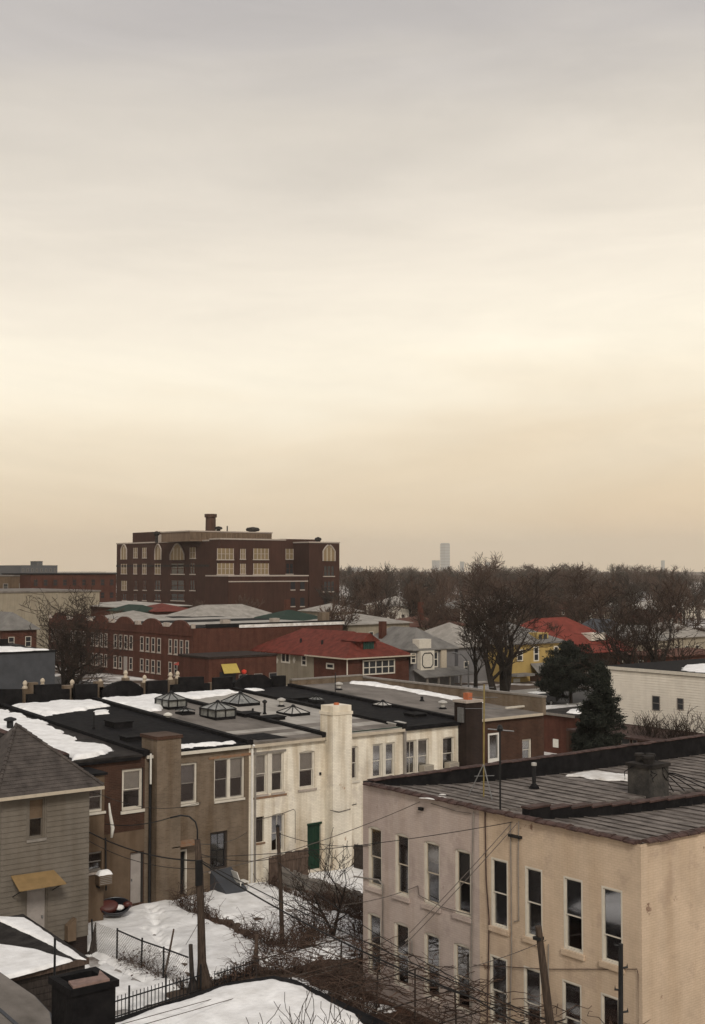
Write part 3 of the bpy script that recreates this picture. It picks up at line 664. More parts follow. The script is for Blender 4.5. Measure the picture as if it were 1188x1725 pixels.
# --- white house with two window air conditioners
w5a = pxrect(WA, 683, 1248, 723, 1301); w5b = pxrect(WA, 746, 1242, 766, 1296)
h5 = row_house('white painted row house with two window air conditioners and black roof', X[5], X[6], 'white_brick', 'tar', 6.64, [w5a, w5b], gutter='tar')
um = (w5a[0] + w5a[1]) / 2
sash_window(h5, WA, w5a[0], um - .06, w5a[2], w5a[3], sill='trim', fw=.06, ledge=.02, lites=2)
sash_window(h5, WA, um + .06, w5a[1], w5a[2], w5a[3], sill='trim', fw=.06, ledge=.02, blind=.8)
MB().wbox(WA, um - .058, um + .058, w5a[2], w5a[3], -.1, .004).build('mullion', 'trim', h5)
sash_window(h5, WA, *w5b, sill='trim', fw=.07, blind=.85, blind_mat='blind_grey', arch='white_brick')
MB().tube([(X[5] + .02, 49.88, .1), (X[5] + .02, 49.88, 6.55)], .09, 8).build('downpipe', 'trim_grey', h5)
MB().tube([(X[6] + .12, 49.88, .1), (X[6] + .12, 49.88, 6.7)], .075, 8).build('downpipe', 'pipe_white', h5)
def air_con(label, u, z, w=.68, h=.42, d=.42, W=WA, mat='ac_metal'):
    t = thing('air_conditioner', label, 'air conditioner', W.p(u, z, 0), 'window air conditioners')
    MB().wbox(W, u - w / 2, u + w / 2, z, z + h, -.02, d).build('case', mat, t)
    for k in range(5):
        MB().wbox(W, u - w / 2 + .04, u + w / 2 - .04, z + .05 + k * h * .17, z + .05 + k * h * .17 + .03, d + .001, d + .012).build('slat', 'trim_grey', t)
    MB().wbox(W, u - w / 2 + .05, u - w / 2 + .09, z - .12, z - .002, 0, d * .7).build('bracket', 'iron', t)
    return t
ua, za = WA.px(714.5, 1302); air_con('beige air conditioner under the blind in the twin window of the white wall', ua, za + .03)
ua, za = WA.px(757, 1297); air_con('beige air conditioner in the narrow window beside the white downpipe', ua, za + .03)
# --- brown brick house at the end of the row
w6 = pxrect(WA, 880, 1246, 896, 1280); d6 = pxrect(WA, 822, 1236, 841, 1294); d6 = (d6[0], d6[1], 3.2, d6[3])
h6 = row_house('brown brick row house at the end, with a white storm door upstairs', X[6], X[7], 'brown_brick', 'roof_grey', 6.7, [w6, d6], gutter='trim_cream')
sash_window(h6, WA, *w6, sill='trim', fw=.07, blind=.45)
mb = MB(); mb.wbox(WA, d6[0], d6[0] + .1, d6[2], d6[3], -.1, .02); mb.wbox(WA, d6[1] - .1, d6[1], d6[2], d6[3], -.1, .02); mb.wbox(WA, d6[0] + .1, d6[1] - .1, d6[3] - .1, d6[3], -.1, .02); mb.wbox(WA, d6[0] + .1, d6[1] - .1, d6[2], d6[2] + 1.25, -.09, .01)
dr = mb.build('door', 'door_white', h6)
MB().wbox(WA, d6[0] + .1, d6[1] - .1, d6[2] + 1.25, d6[3] - .1, -.07, -.06).build('pane', 'glass', dr)
MB().box(d6[0] - .6, d6[1] + 1.4, 48.7, 49.995, 3.05, 3.18).build('landing', 'wood_dark', h6)
mb = MB()
for k in range(9): mb.box(d6[0] - .55 + k * .38, d6[0] - .51 + k * .38, 48.72, 48.76, 3.18, 4.1)
mb.box(d6[0] - .6, d6[1] + 1.4, 48.7, 48.78, 4.1, 4.16); mb.build('railing', 'iron', h6)
mb = MB().box(46.55, 47.75, 49.35, 49.996, -.05, 7.75).box(46.55, 47.75, 49.996, 50.3, 6.66, 7.75); ch = mb.build('chimney', 'dark_brick', h6)
MB().box(46.48, 47.82, 49.28, 50.37, 7.753, 7.88).build('chimney_cap', 'stone', ch)
MB().box(46.95, 47.3, 49.65, 50.0, 7.881, 8.25).build('flue_pot', 'clay_pot', ch)
mb = MB(); mb.box(46.4, 46.54, 49.5, 49.9, 6.7, 7.5); mb.build('flue_box', 'steel', h6)
# raised end wall and front parapet of the end house
MB().prism([(X[7] - .02, YA - .15, 6.6), (X[7] + .26, YA - .15, 6.6), (X[7] + .26, YF + .6, 6.6), (X[7] - .02, YF + .6, 6.6)], (0, 0, 1.0)).build('parapet', 'tan_brick', h6)
MB().box(X[7] - .06, X[7] + .3, YA - .19, YF + .64, 7.603, 7.70).build('coping', 'trim_grey', h6)
MB().box(X[6] + .2, X[7] - .03, YF + .02, YF + .3, 7.0, 7.75).build('parapet', 'tan_brick', h6)
MB().box(X[6] + .2, X[7] - .065, YF - .02, YF + .34, 7.753, 7.84).build('coping', 'trim_grey', h6)
MB().box(X[7] + .004, X[7] + .24, YA, YF + .5, 0, 6.6).build('side_wall', 'brown_brick', h6)
MB().box(X[7] - 1.6, X[7] - .1, 51.2, 51.32, 6.95, 7.05).build('plank', 'trim', h6)
# --- neighbour beyond the clay coping, mostly out of sight
h0 = row_house('row house beyond the clay-tiled party wall, only its snowy roof showing', X[0], X[1], 'brown_brick', 'tar_dull', 6.6, [], gutter='tar')
for t_, xb in ((h2, X[2]), (h3, X[3]), (h4, X[4]), (h5, X[5]), (h6, X[6])): party(t_, xb)

# front parapets seen from their tarred backs, with tan piers and pale finials between
def outline(px): return [on_y(x, y, 67.0) for x, y in px]
def parapet(t, px, base=1182):
    top = outline(px); z0 = 7.05
    poly = [(top[0][0], 67.0, z0)] + [(p[0], 67.0, p[2]) for p in top] + [(top[-1][0], 67.0, z0)]
    o = MB().prism(poly, (0, .28, 0)).build('front_parapet', 'tar', t)
    return o
parapet(h2, [(-30, 1161), (38, 1161)]); parapet(h2, [(47, 1170), (60, 1169), (60, 1154), (104, 1152), (104, 1161), (118, 1161)]); parapet(h2, [(127, 1153), (165, 1152)])
parapet(h3, [(173, 1165), (180, 1158), (192, 1151), (208, 1147), (222, 1147), (233, 1153), (242, 1160)]); parapet(h3, [(249, 1148), (283, 1146)])
parapet(h4, [(290, 1154), (304, 1153), (304, 1141), (344, 1140), (344, 1151), (354, 1151)]); parapet(h4, [(361, 1142), (392, 1140)])
parapet(h5, [(396, 1150), (412, 1140), (420, 1137), (446, 1137), (458, 1145)]); parapet(h5, [(461, 1139), (482, 1138), (482, 1150)])
def pier(t, x0, x1, ytop, fin=True):
    a = on_y(x0, ytop, 67.5); b = on_y(x1, ytop, 67.5)
    p = MB().box(a[0], b[0], 67.3, 67.75, 6.9, a[2]).build('pier', 'tan_brick', t)
    if fin:
        MB().lathe(((a[0] + b[0]) / 2, 67.52, a[2]), [(.16, 0), (.16, .08), (.09, .14), (.14, .28), (.10, .40), (.02, .46)], 10).build('finial', 'trim_cream', p)
for t_, a, b, y, fi in ((h2, 38, 47, 1160, True), (h2, 47, 62, 1150, False), (h2, 66, 78, 1156, True), (h2, 105, 127, 1155, False), (h2, 118, 126, 1158, True), (h3, 165, 174, 1157, True), (h3, 160, 172, 1148, False), (h3, 240, 248, 1150, True), (h4, 283, 292, 1145, True), (h4, 208, 216, 1142, True), (h4, 296, 303, 1143, True), (h5, 354, 361, 1150, False)):
    pier(t_, a, b, y, fi)
for t_, x0, x1 in ((h2, X[2], X[3]), (h3, X[3], X[4]), (h4, X[4], X[5]), (h5, X[5], X[6])):
    MB().box(x0 + .01, x1 - .01, 67.3, 67.6, 0, 7.45).build('front_wall', 'tan_brick', t_)
    MB().box(x0 + .02, x1 - .02, YF + .3, 67.3, 7.0, 7.22).build('parapet_ledge', 'tar', t_)

# --- snow on the row's roofs
def rp(px, py):                                  # point on the row's roof
    for _ in range(1):
        z = 7.0
        for k in range(5): p = on_z(px, py, z); z = roofz(p[1]) + .1
    return p
rz = lambda X_, Y_: 6.62 + SL * (Y_ - YA) + .105
snow('snow', [(23.62, 49.92), (25.3, 49.92), (26.3, 50.6), (26.45, 52.2), (26.1, 53.6), (26.35, 55.8), (26.75, 58.5), (27.0, 60.2), (27.1, 66.4), (23.62, 66.4)], rz, .16, .08, .5, .35, 0, 'snow', 101, label='thick snow blanket on the brown row house roof', kind='stuff')
snow('snow', [(18.7, 49.9), (23.2, 49.9), (23.2, 66.3), (18.7, 66.3)], rz, .16, .2, .2, .35, 0, 'snow', 107, label='snow on the roof beyond the clay coping tiles', kind='stuff')
snow('snow', [(27.55, 61.8), (29.5, 62.6), (32.7, 63.6), (32.7, 66.4), (27.55, 66.4)], rz, .16, .08, .3, .35, 0, 'snow', 111, label='snow drift against the front parapet on the black roof', kind='stuff')
snow('snow', [(28.95, 49.95), (32.6, 49.95), (32.5, 50.7), (30.6, 50.9), (28.95, 51.3)], rz, .14, .1, .35, .25, 0, 'snow', 121, label='strip of snow along the tan house eave beside the chimney', kind='stuff')
snow('snow', [(33.2, 60.5), (34.5, 61.3), (36.5, 62.8), (37.1, 63.2), (37.1, 66.4), (33.2, 66.4)], rz, .16, .08, .35, .35, 0, 'snow', 131, label='snow drift behind the arched parapet on the grey roof', kind='stuff')
snow('snow', [(37.6, 63.6), (39.5, 64.2), (42.2, 65.2), (42.3, 66.4), (37.6, 66.4)], rz, .14, .08, .3, .35, 0, 'snow', 141, label='thin snow at the front of the pale roof with pyramid skylight', kind='stuff')
snow('snow', [(42.9, 65.2), (44.3, 65.4), (44.3, 66.3), (42.9, 66.3)], rz, .12, .12, .2, .3, 0, 'snow', 151, label='small snow patch behind the black trapezoid parapet', kind='stuff')
snow('snow', [(52.0, 55.0), (53.0, 54.6), (53.0, 65.0), (51.8, 66.2), (51.3, 65.6), (52.1, 62)], rz, .14, .08, .2, .3, 0, 'snow', 161, label='long snow strip along the tan end parapet', kind='stuff')
snow('snow', [rp(x, y) for x, y in ((155, 1199), (183, 1197), (187, 1203), (160, 1205))], rz, .14, .06, .1, .25, 0, 'snow', 171, label='small round snow patch alone on the black roof', kind='stuff')

# --- skylights, vents and hatches on the row's roofs
def skylight(label, c, w, l, curb, peak, mat='glass_sky'):
    x, y = c; z = roofz(y) + .1
    t = thing('skylight', label, 'skylight', (x, y, z), 'roof skylights')
    MB().box(x - w / 2, x + w / 2, y - l / 2, y + l / 2, z - .05, z + .12).build('curb', 'tar', t)
    zc = z + curb
    cs = [(x - w / 2, y - l / 2), (x + w / 2, y - l / 2), (x + w / 2, y + l / 2), (x - w / 2, y + l / 2)]
    if curb > .3:
        for k in range(4):
            a, b = cs[k], cs[(k + 1) % 4]
            a2 = (a[0] * .96 + x * .04, a[1] * .96 + y * .04); b2 = (b[0] * .96 + x * .04, b[1] * .96 + y * .04)
            MB().add([(a2[0], a2[1], z + .12), (b2[0], b2[1], z + .12), (b2[0], b2[1], zc), (a2[0], a2[1], zc)], [(0, 1, 2, 3)]).build('side_pane', mat, t)
            MB().tube([(a[0], a[1], z + .1), (a[0], a[1], zc)], .05, 6).build('post', 'iron', t)
            m = ((a[0] + b[0]) / 2, (a[1] + b[1]) / 2); MB().tube([(m[0], m[1], z + .1), (m[0], m[1], zc)], .035, 5).build('post', 'iron', t)
        MB().box(x - w / 2 - .05, x + w / 2 + .05, y - l / 2 - .05, y + l / 2 + .05, zc - .03, zc + .03).build('rail', 'iron', t)
    apex = (x, y, zc + peak)
    for k in range(4):
        a, b = cs[k], cs[(k + 1) % 4]
        MB().add([(a[0], a[1], zc + .035), (b[0], b[1], zc + .035), apex], [(0, 1, 2)]).build('pane', mat, t)
        MB().tube([(a[0], a[1], zc + .04), (x, y, zc + peak + .02)], .032, 5).build('glazing_bar', 'iron', t)
        m = ((a[0] + b[0]) / 2, (a[1] + b[1]) / 2); MB().tube([(m[0], m[1], zc + .05), (x, y, zc + peak + .02)], .026, 5).build('glazing_bar', 'iron', t)
    MB().lathe((x, y, zc + peak), [(.11, -.03), (.13, .03), (.05, .1)], 8).build('ridge_cap', 'iron', t)
    return t
p = rp(288, 1192); skylight('tall glazed skylight nearest the snow drift on the grey roof', p[:2], 1.15, 1.5, .48, .36)
p = rp(367, 1209); skylight('tall glazed skylight nearest the eave on the grey roof', p[:2], 1.25, 1.6, .5, .36)
p = rp(405, 1186); skylight('low black-barred pyramid skylight on the pale roof', p[:2], 1.5, 1.9, .1, .55)
p = rp(494, 1203); skylight('low silvery pyramid skylight near the white chimney', p[:2], 1.25, 1.5, .06, .38, 'alu')
p = rp(645, 1190); skylight('small low skylight on the black roof by the grey roof', p[:2], .8, 1.0, .08, .22, 'alu')
p = rp(533, 1184); skylight('small peaked skylight amid the black roof', p[:2], .62, .8, .2, .2)
p = rp(312, 1203); skylight('small domed skylight between the two tall glazed ones', p[:2], .8, .8, .18, .14)
def vent(label, px, py, h, r=.1, m='steel', cap=True, name='vent_pipe'):
    p = rp(px, py); t = thing(name, label, 'vent', p, 'roof vents')
    MB().tube([(p[0], p[1], p[2] - .05), (p[0], p[1], p[2] + h)], r, 10).build('pipe', m, t)
    MB().lathe(p, [(r * 1.9, 0), (r * 1.3, .06), (r * 1.1, .1)], 10).build('flashing', 'tar', t)
    if cap: MB().lathe((p[0], p[1], p[2] + h), [(r * 1.2, .0), (r * 2.0, .05), (r * 1.9, .12), (r * .5, .2)], 10).build('cap', m, t)
vent('silver mushroom vent beside the black roof edge', 474, 1190, .3, .13, 'alu'); vent('dark pipe with cap beside the low pyramid skylight', 446, 1203, .6, .07, 'iron')
vent('short black pipe near the dark tar hatch', 426, 1204, .35, .06, 'iron', False); vent('white mushroom vent on the end grey roof', 571, 1162, .3, .14, 'alu')
vent('white mushroom vent near the dark brick chimney', 746, 1194, .3, .14, 'alu'); vent('short dark stub pipe in the middle of the end roof', 711, 1181, .28, .09, 'iron', False)
vent('small round vent by the party wall near the broad chimney', 283, 1213, .2, .12, 'canvas')
vent('tall black pipe on the roof behind the broad tan chimney', 158, 1228, .85, .05, 'iron', False); vent('thin antenna-like pipe on the end grey roof', 565, 1168, 1.3, .03, 'iron', False)
vent('black capped pot on the far party wall above the shingled roof', 17, 1232, .5, .16, 'iron', True)
def hatch(label, px, py, w, l, h, m='tar'):
    p = rp(px, py); t = thing('roof_hatch', label, 'roof hatch', p, 'roof hatches')
    MB().box(p[0] - w / 2, p[0] + w / 2, p[1] - l / 2, p[1] + l / 2, p[2] - .05, p[2] + h).build('curb', m, t)
    MB().prism([(p[0] - w / 2 - .05, p[1] - l / 2 - .05, p[2] + h + .002), (p[0] + w / 2 + .05, p[1] - l / 2 - .05, p[2] + h + .002), (p[0] + w / 2 + .05, p[1] + l / 2 + .05, p[2] + h + .03), (p[0] - w / 2 - .05, p[1] + l / 2 + .05, p[2] + h + .03)], (0, 0, .05)).build('lid', m, t)
hatch('low black box hatch in the middle of the black roof behind the tan chimney', 200, 1224, 1.0, 1.1, .25); hatch('black tar hatch on the pale roof beside the party wall', 418, 1206, 1.0, .9, .14)
hatch('long black hatch near the rear of the pale roof', 457, 1212, 1.3, .8, .12); hatch('flat black hatch in the black roof near the end', 700, 1206, .9, .9, .1)
hatch('grey metal hatch lid near the eave of the black roof', 668, 1221, .7, .6, .08, 'alu'); hatch('low black hatch near the front of the black roof', 500, 1179, 1.4, 1.0, .12)
hatch('dark flat box near the eave of the snowy roof', 222, 1247, .9, .7, .16)

# ================================================================== PAINTED BRICK PAIR ON THE RIGHT
WB = Wall('-X', 28.0)
BY = [22.6, 29.1, 35.0]; BX1 = 52.0
def span(xa, xb, y): a = WB.px(xa, y)[0]; b = WB.px(xb, y)[0]; return (min(a, b), max(a, b))
UP_Z, LO_Z = (3.74, 5.88), (.66, 2.83)
b1_up = [span(*q) + UP_Z for q in ((620, 643.5, 1440), (665, 689, 1450), (714, 741, 1460), (766, 793.6, 1475))]
b1_lo = [span(*q) + LO_Z for q in ((619, 642, 1570), (663.5, 689, 1590), (714, 741, 1610), (764, 792.6, 1630))]
b2_up = [span(*q) + UP_Z for q in ((828, 856, 1500), (885, 914, 1510), (950, 982, 1530), (1014, 1049, 1550))]
b2_lo = [span(*q) + LO_Z for q in ((826, 855, 1660), (883, 912, 1680), (948, 980, 1710), (1013, 1044, 1730))]
def b_roofz(x): return 7.28 - .72 * (1 - math.exp(-(x - 28) / 5.0))
def painted_house(label, y0, y1, ups, los, wm, side):
    t = thing('brick_house', label, 'house', ((28 + BX1) / 2, (y0 + y1) / 2, 0), 'painted brick houses')
    wall_mesh(WB, y0, y1, -.1, 7.3, ups + los, .26).build('wall', wm, t)
    sh = MB(); sh.box(28.3, BX1, y0 + .2, y1 - .12, 2.95, 3.1); sh.box(32, 32.1, y0 + .3, y1 - .12, 0, 6.4); sh.box(28.005, BX1, y1 - .12, y1 - .004, 0, 6.45); sh.box(28.3, BX1, y0 + .3, y1 - .12, 6.2, 6.35); sh.box(BX1 - .2, BX1, y0 + .2, y1, 0, 6.2)
    sh.build('inner_wall', 'room', t)
    if side:
        wall_mesh(Wall('-Y', y0), 28.0, BX1, -.1, 7.3, [], .2).build('side_wall', wm, t)
    else: MB().box(28.01, BX1, y0 + .004, y0 + .2, 0, 6.1).build('inner_side', 'room', t)
    x = 28.12; k = 0                              # felt strips laid across the roof, each lapping the next
    while x < BX1:
        x2 = min(x + rng.uniform(.6, .85), BX1); a, b = b_roofz(x), b_roofz(x2)
        j = rng.uniform(-.006, .006)
        MB().prism([(x, y0 + .2, a + .03 + j), (x2 + .05, y0 + .2, b + j), (x2 + .05, y1 - .15, b + j), (x, y1 - .15, a + .03 + j)], (0, 0, -.08)).build('roofing_strip', 'b_roof', t)
        
        if k: MB().prism([(x - .014, y0 + .21, a + .034), (x + .012, y0 + .21, a + .034), (x + .012 + rng.uniform(-.05, .05), y1 - .16, a + .034), (x - .014 + rng.uniform(-.05, .05), y1 - .16, a + .034)], (0, 0, .014)).build('lap_seam', 'felt_seam', t)
        x = x2; k += 1
    return t
def coping(t, p0, p1, n, w=.34, h=.09, mat='coping_clay'):
    p0 = np.array(p0, float); p1 = np.array(p1, float); L = np.linalg.norm(p1 - p0); dv = (p1 - p0) / L; sd = np.cross(dv, ZZ)
    for i in range(n):
        a = p0 + (p1 - p0) * (i + .02) / n; b = p0 + (p1 - p0) * (i + 1.0) / n + dv * .0
        jz = rng.uniform(-.012, .018); jw = rng.uniform(-.02, .025)
        pr_ = [(-w / 2 - jw, 0), (-w / 2 - jw, h * .45), (-w * .2, h), (w * .2, h), (w / 2 + jw, h * .45), (w / 2 + jw, 0)]
        MB().prism([a + sd * u + ZZ * (z + jz) for u, z in pr_], b - a - dv * .01).build('coping_tile', mat, t)
        c = b - dv * .09                          # raised collar at the joint
        MB().prism([c + sd * (u * 1.13) + ZZ * (z * 1.18 + jz) for u, z in pr_], dv * .075).build('coping_collar', mat, t)
bh1 = painted_house('pinkish grey painted brick house with four tall windows per floor', BY[1], BY[2], b1_up, b1_lo, 'b_pink', False)
bh2 = painted_house('tan painted brick house at the corner with its blank side wall', BY[0], BY[1], b2_up, b2_lo, 'b_tan', True)
for i, o in enumerate(b1_up): sash_window(bh1, WB, *o, frame='trim', sash='trim_cream', sill='b_pink', recess=.085, fw=.085, blind=(.42, .2, .35, .5)[i], blind_mat=('rust', 'blind_grey', 'blind', 'blind_grey')[i], arch='b_pink', sill_w=.14)
for i, o in enumerate(b1_lo): sash_window(bh1, WB, *o, frame='trim', sash='trim_cream', sill='b_pink', recess=.085, fw=.085, blind=(.5, .45, 0, .55)[i], blind_mat='blind_grey' if i != 3 else 'blind', arch='b_pink', sill_w=.14)
for i, o in enumerate(b2_up): sash_window(bh2, WB, *o, frame='trim', sash='trim', sill='b_tan', recess=.045, fw=.05, blind=(.95, .5, .45, .97)[i], blind_mat='pane_reflection', arch='b_tan', sill_w=.16, split=(.5, .5, .48, .36)[i])  # the blinds here are grey sheets imitating reflections in the panes
for i, o in enumerate(b2_lo): sash_window(bh2, WB, *o, frame='trim', sash='trim', sill='b_tan', recess=.045, fw=.05, blind=(.5, .55, .97, .35)[i], blind_mat='pane_reflection', arch='b_tan', sill_w=.16)  # same reflection-toned sheets behind the lower panes
coping(bh1, (28.02, BY[2] - .05, 7.305), (28.02, BY[1], 7.305), 13); coping(bh2, (28.02, BY[1] - .03, 7.305), (28.02, BY[0] + .1, 7.305), 15)
coping(bh2, (28.22, BY[0] + .04, 7.305), (44.0, BY[0] + .04, 7.305), 34)
MB().box(28.02, BX1, BY[2] - .15, BY[2] + .12, 6.0, 7.40).build('parapet', 'tar', bh1)
coping(bh1, (28.25, BY[2] - .015, 7.402), (BX1, BY[2] - .015, 7.402), 44, .36, .06)
for k in range(24):                              # low party wall stepping down with the roof
    xa = 28.3 + k * .98; za = b_roofz(xa) + .30
    MB().box(xa, xa + .978, 27.2, 27.48, 6.2, za).build('party_wall', 'tar', bh2)
    MB().box(xa, xa + .97, 27.15, 27.53, za + .003, za + .05 + rng.uniform(0, .02)).build('coping_tile', 'coping_clay', bh2)
MB().wbox(Wall('+Y', BY[2] - .004), 28.0, BX1, -.1, 7.29, .0, .1).build('side_wall', 'b_pink', bh1)
# conduits and drain lines on the wall
def on_wall(pts, dd=.05): return [WB.p(*WB.px(x, y), dd) for x, y in pts]
for t_, pts, r_, m_ in ((bh2, [(819, 1362), (821, 1480), (826, 1550), (823, 1730)], .022, 'coping_clay'), (bh2, [(862, 1384), (863, 1460), (864, 1600), (861, 1730)], .018, 'trim_grey'), (bh2, [(876, 1383), (875, 1450), (876, 1550), (868, 1552)], .018, 'trim_grey'),
                     (bh1, [(598, 1476), (640, 1482), (647, 1490), (647, 1590)], .03, 'trim_grey'), (bh1, [(800, 1367), (798, 1450), (797, 1560), (796, 1720)], .022, 'trim_grey'),
                     (bh1, [(706, 1492), (708, 1508), (748, 1528), (795, 1541)], .014, 'cable_pale'), (bh2, [(800, 1625), (924, 1632), (1075, 1632), (1077, 1640), (1077, 1760)], .012, 'coping_clay'),
                     (bh1, [(728, 1353), (770, 1366), (795, 1370)], .012, 'cable_pale'), (bh2, [(926, 1590), (926, 1720)], .02, 'trim_grey')):
    MB().tube(on_wall(pts), r_, 6).build('wall_conduit', m_, t_)
MB().wbox(WB, *span(860, 880, 1384), 6.68, 6.76, .003, .12).build('cable_bracket', 'iron', bh2)
MB().wbox(WB, *span(708, 714, 1350), 6.85, 6.95, .003, .10).build('cable_bracket', 'iron', bh1)
p = WB.p(*WB.px(698, 1597), .1)
MB().tube([p + np.array([0, 0, -.2]), p + np.array([0, .0, .25]), p + np.array([-.05, .12, .33]), p + np.array([-.1, .22, .22])], .03, 6).build('vent_elbow', 'trim_grey', bh1)

# --- on the painted houses' roof
def broof(px, py):
    z = 6.8
    for k in range(6): p = on_z(px, py, z); z = b_roofz(p[0]) + .03
    return p
p = broof(1095, 1338); cx_, cy_, cz_ = p
t = thing('roof_chimney', 'squat grey chimney smeared with tar standing on the corner house roof', 'chimney', p)
MB().box(cx_ - .5, cx_ + .62, cy_ - .38, cy_ + .62, cz_ - .1, cz_ + 1.02).build('stack', plain('tarred_stucco', (.16, .145, .13), .9, .5, 2.2, .8, c2=(.02, .02, .02)), t)
mb = MB(); mb.box(cx_ - .56, cx_ + .68, cy_ - .44, cy_ + .68, cz_ + 1.023, cz_ + 1.15); mb.build('cap', 'tar_dull', t)
for k, (a, b) in enumerate(((-.2, -.1), (.25, .2), (.05, .45))):
    MB().lathe((cx_ + a, cy_ + b, cz_ + 1.15), [(.2, 0), (.19, .2), (.24, .22), (.22, .3), (.1, .3)], 10).build('flue_pot', 'tar_dull', t)
r = random.Random(5)
mb = MB()
for k in range(11):
    a = r.uniform(0, 6.28); q = np.array([cx_ + .06 + .66 * math.cos(a), cy_ + .12 + .58 * math.sin(a), cz_ + 1.1])
    pts = [q]
    for j in range(4): pts.append(pts[-1] + np.array([r.gauss(0, .1), r.gauss(0, .1), -r.uniform(.02, .22)]))
    mb.tube(pts, .016, 5)
mb.build('hanging_wires', 'tar', t, kind='stuff')
t = thing('roof_flue', 'splayed dark pipes sagging beside the squat grey chimney', 'pipes', (cx_ + 1.3, cy_ - .2, cz_))
for k in range(5):
    a = np.array([cx_ + .62, cy_ + .1, cz_ + .72]); b = np.array([cx_ + 1.0 + .5 * k, cy_ - .3 - .12 * k, cz_ + .02])
    MB().tube([a, a * .75 + b * .25 + np.array([.03, 0, .12]), (a + b) / 2 + np.array([.04, 0, .1]), b], .022, 6).build('pipe', 'tar', t)
p = broof(900, 1328); t = thing('vent_pipe', 'black vent pipe on the painted house roof before the parapet', 'vent', p, 'roof vents')
MB().tube([p, p + np.array([0, 0, .85])], .075, 10).build('pipe', 'iron', t); MB().lathe(p, [(.2, 0), (.17, .08), (.09, .16)], 10).build('flashing', 'tar', t); MB().lathe(p + np.array([0, 0, .85]), [(.1, 0), (.1, .1), (.03, .12)], 10).build('cap', 'alu', t)
# television mast on a tripod
p = broof(815, 1342); p[2] = b_roofz(p[0]) + .02; t = thing('antenna_mast', 'tall thin yellowish antenna mast on a tripod at the roof edge', 'antenna', p)
MB().tube([p, p + np.array([.03, -.02, 3.95])], .028, 7).build('mast', 'brass_pole', t)
for a in (.3, 2.4, 4.5):
    MB().tube([p + np.array([.55 * math.cos(a), .55 * math.sin(a), 0]), p + np.array([.0, 0, 1.15])], .02, 5).build('leg', 'steel', t)
MB().tube([p + np.array([-.35, .1, .75]), p + np.array([.4, -.12, .72])], .015, 5).build('crossbar', 'steel', t)
for k, z in enumerate((3.1, 3.5, 3.85)):
    MB().tube([p + np.array([-.5 + .1 * k, .4 - .08 * k, z]), p + np.array([.5 - .1 * k, -.4 + .08 * k, z])], .009, 4).build('element', 'steel', t)
p = broof(843, 1365); t = thing('antenna_mast', 'short dark pipe mast with a small crosspiece near the tripod', 'antenna', p)
MB().tube([p + np.array([0, 0, -.1]), p + np.array([0, 0, 2.75])], .032, 7).build('mast', 'iron', t)
MB().tube([p + np.array([-.3, .25, 2.62]), p + np.array([.34, -.3, 2.55])], .02, 5).build('crossbar', 'steel', t)
MB().lathe(p + np.array([0, 0, 2.55]), [(.09, 0), (.11, .08), (.06, .2)], 8).build('joint_box', 'iron', t)
bz = lambda X_, Y_: 7.28 - .72 * (1 - np.exp(-(X_ - 28) / 5.0)) + .035
q = [broof(*a) for a in ((935, 1309), (1000, 1299), (1062, 1306), (1062, 1317), (1010, 1315), (975, 1309))]
snow('snow', q, bz, .07, .08, .2, .15, 0, 'snow_dirty', 201, label='thin melting snow patch on the painted house roof', kind='stuff')
q = [broof(*a) for a in ((700, 1345), (735, 1336), (800, 1338), (760, 1350))]
snow('snow', q, bz, .03, .08, .25, .12, .1, 'snow_dirty', 203, label='faint frost patch near the edge of the painted house roof', kind='stuff')

# ================================================================== SIDED HOUSE ON THE LEFT
LX0, LX1, LY0, LY1, LE = 18.55, 22.1, 45.0, 49.2, 6.45
lt = thing('sided_house', 'grey-cream clapboard house with hipped dark shingle roof and tan awning', 'house', ((LX0 + LX1) / 2, (LY0 + LY1) / 2, 0))
WL_ = Wall('-Y', LY0); WLX = Wall('-X', LX0)
lw = pxrect(WL_, 48, 1346, 75, 1411); ld = pxrect(WL_, 46, 1497, 76, 1575); ld = (ld[0], ld[1], .75, ld[3])
wall_mesh(WL_, LX0, LX1, -.1, LE, [lw, ld]).build('wall', 'siding', lt)
wall_mesh(WLX, LY0, LY1, -.1, LE, []).build('wall', 'siding', lt)
mb = MB(); mb.box(LX1 - .1, LX1, LY0 + .004, LY1, 0, LE); mb.box(LX0 + .004, LX1 - .1, LY1 - .1, LY1, 0, LE); mb.box(LX0 + .1, LX1 - .1, LY0 + .3, LY1 - .1, 3.0, 3.1); mb.box(LX0 + .1, LX1 - .1, LY0 + 2.5, LY0 + 2.6, 0, LE); mb.build('rear_wall', 'siding', lt)
bh = .2
for i in range(28):                              # clapboards, each leaning out over the one below
    za = .72 + i * bh; zb = za + bh
    if zb > LE: break
    segs = [(LX0 - .02, LX1 + .02)]
    for o in (lw, ld):
        if zb > o[2] + .01 and za < o[3] - .01:
            ns = []
            for a, b in segs:
                if o[0] - .08 > a: ns.append((a, min(b, o[0] - .08)))
                if o[1] + .08 < b: ns.append((max(a, o[1] + .08), b))
            segs = ns
    for a, b in segs:
        if b - a < .05: continue
        MB().prism([WL_.p(a, za, .002), WL_.p(a, za, .034), WL_.p(a, zb - .004, .008), WL_.p(a, zb - .004, .002)], (b - a, 0, 0)).build('clapboard', 'siding', lt)
    MB().prism([WLX.p(LY0, za, .002), WLX.p(LY0, za, .034), WLX.p(LY0, zb - .004, .008), WLX.p(LY0, zb - .004, .002)], (0, LY1 - LY0, 0)).build('clapboard', 'siding', lt)
MB().box(LX0 + .03, LX1 - .03, LY0 - .045, LY0 - .002, 0, .7).build('foundation', 'dark_brick', lt)
win = sash_window(lt, WL_, *lw, frame='siding', sash='siding', sill='trim_grey', blind=.5, blind_mat='blind', fw=.07, recess=.08)
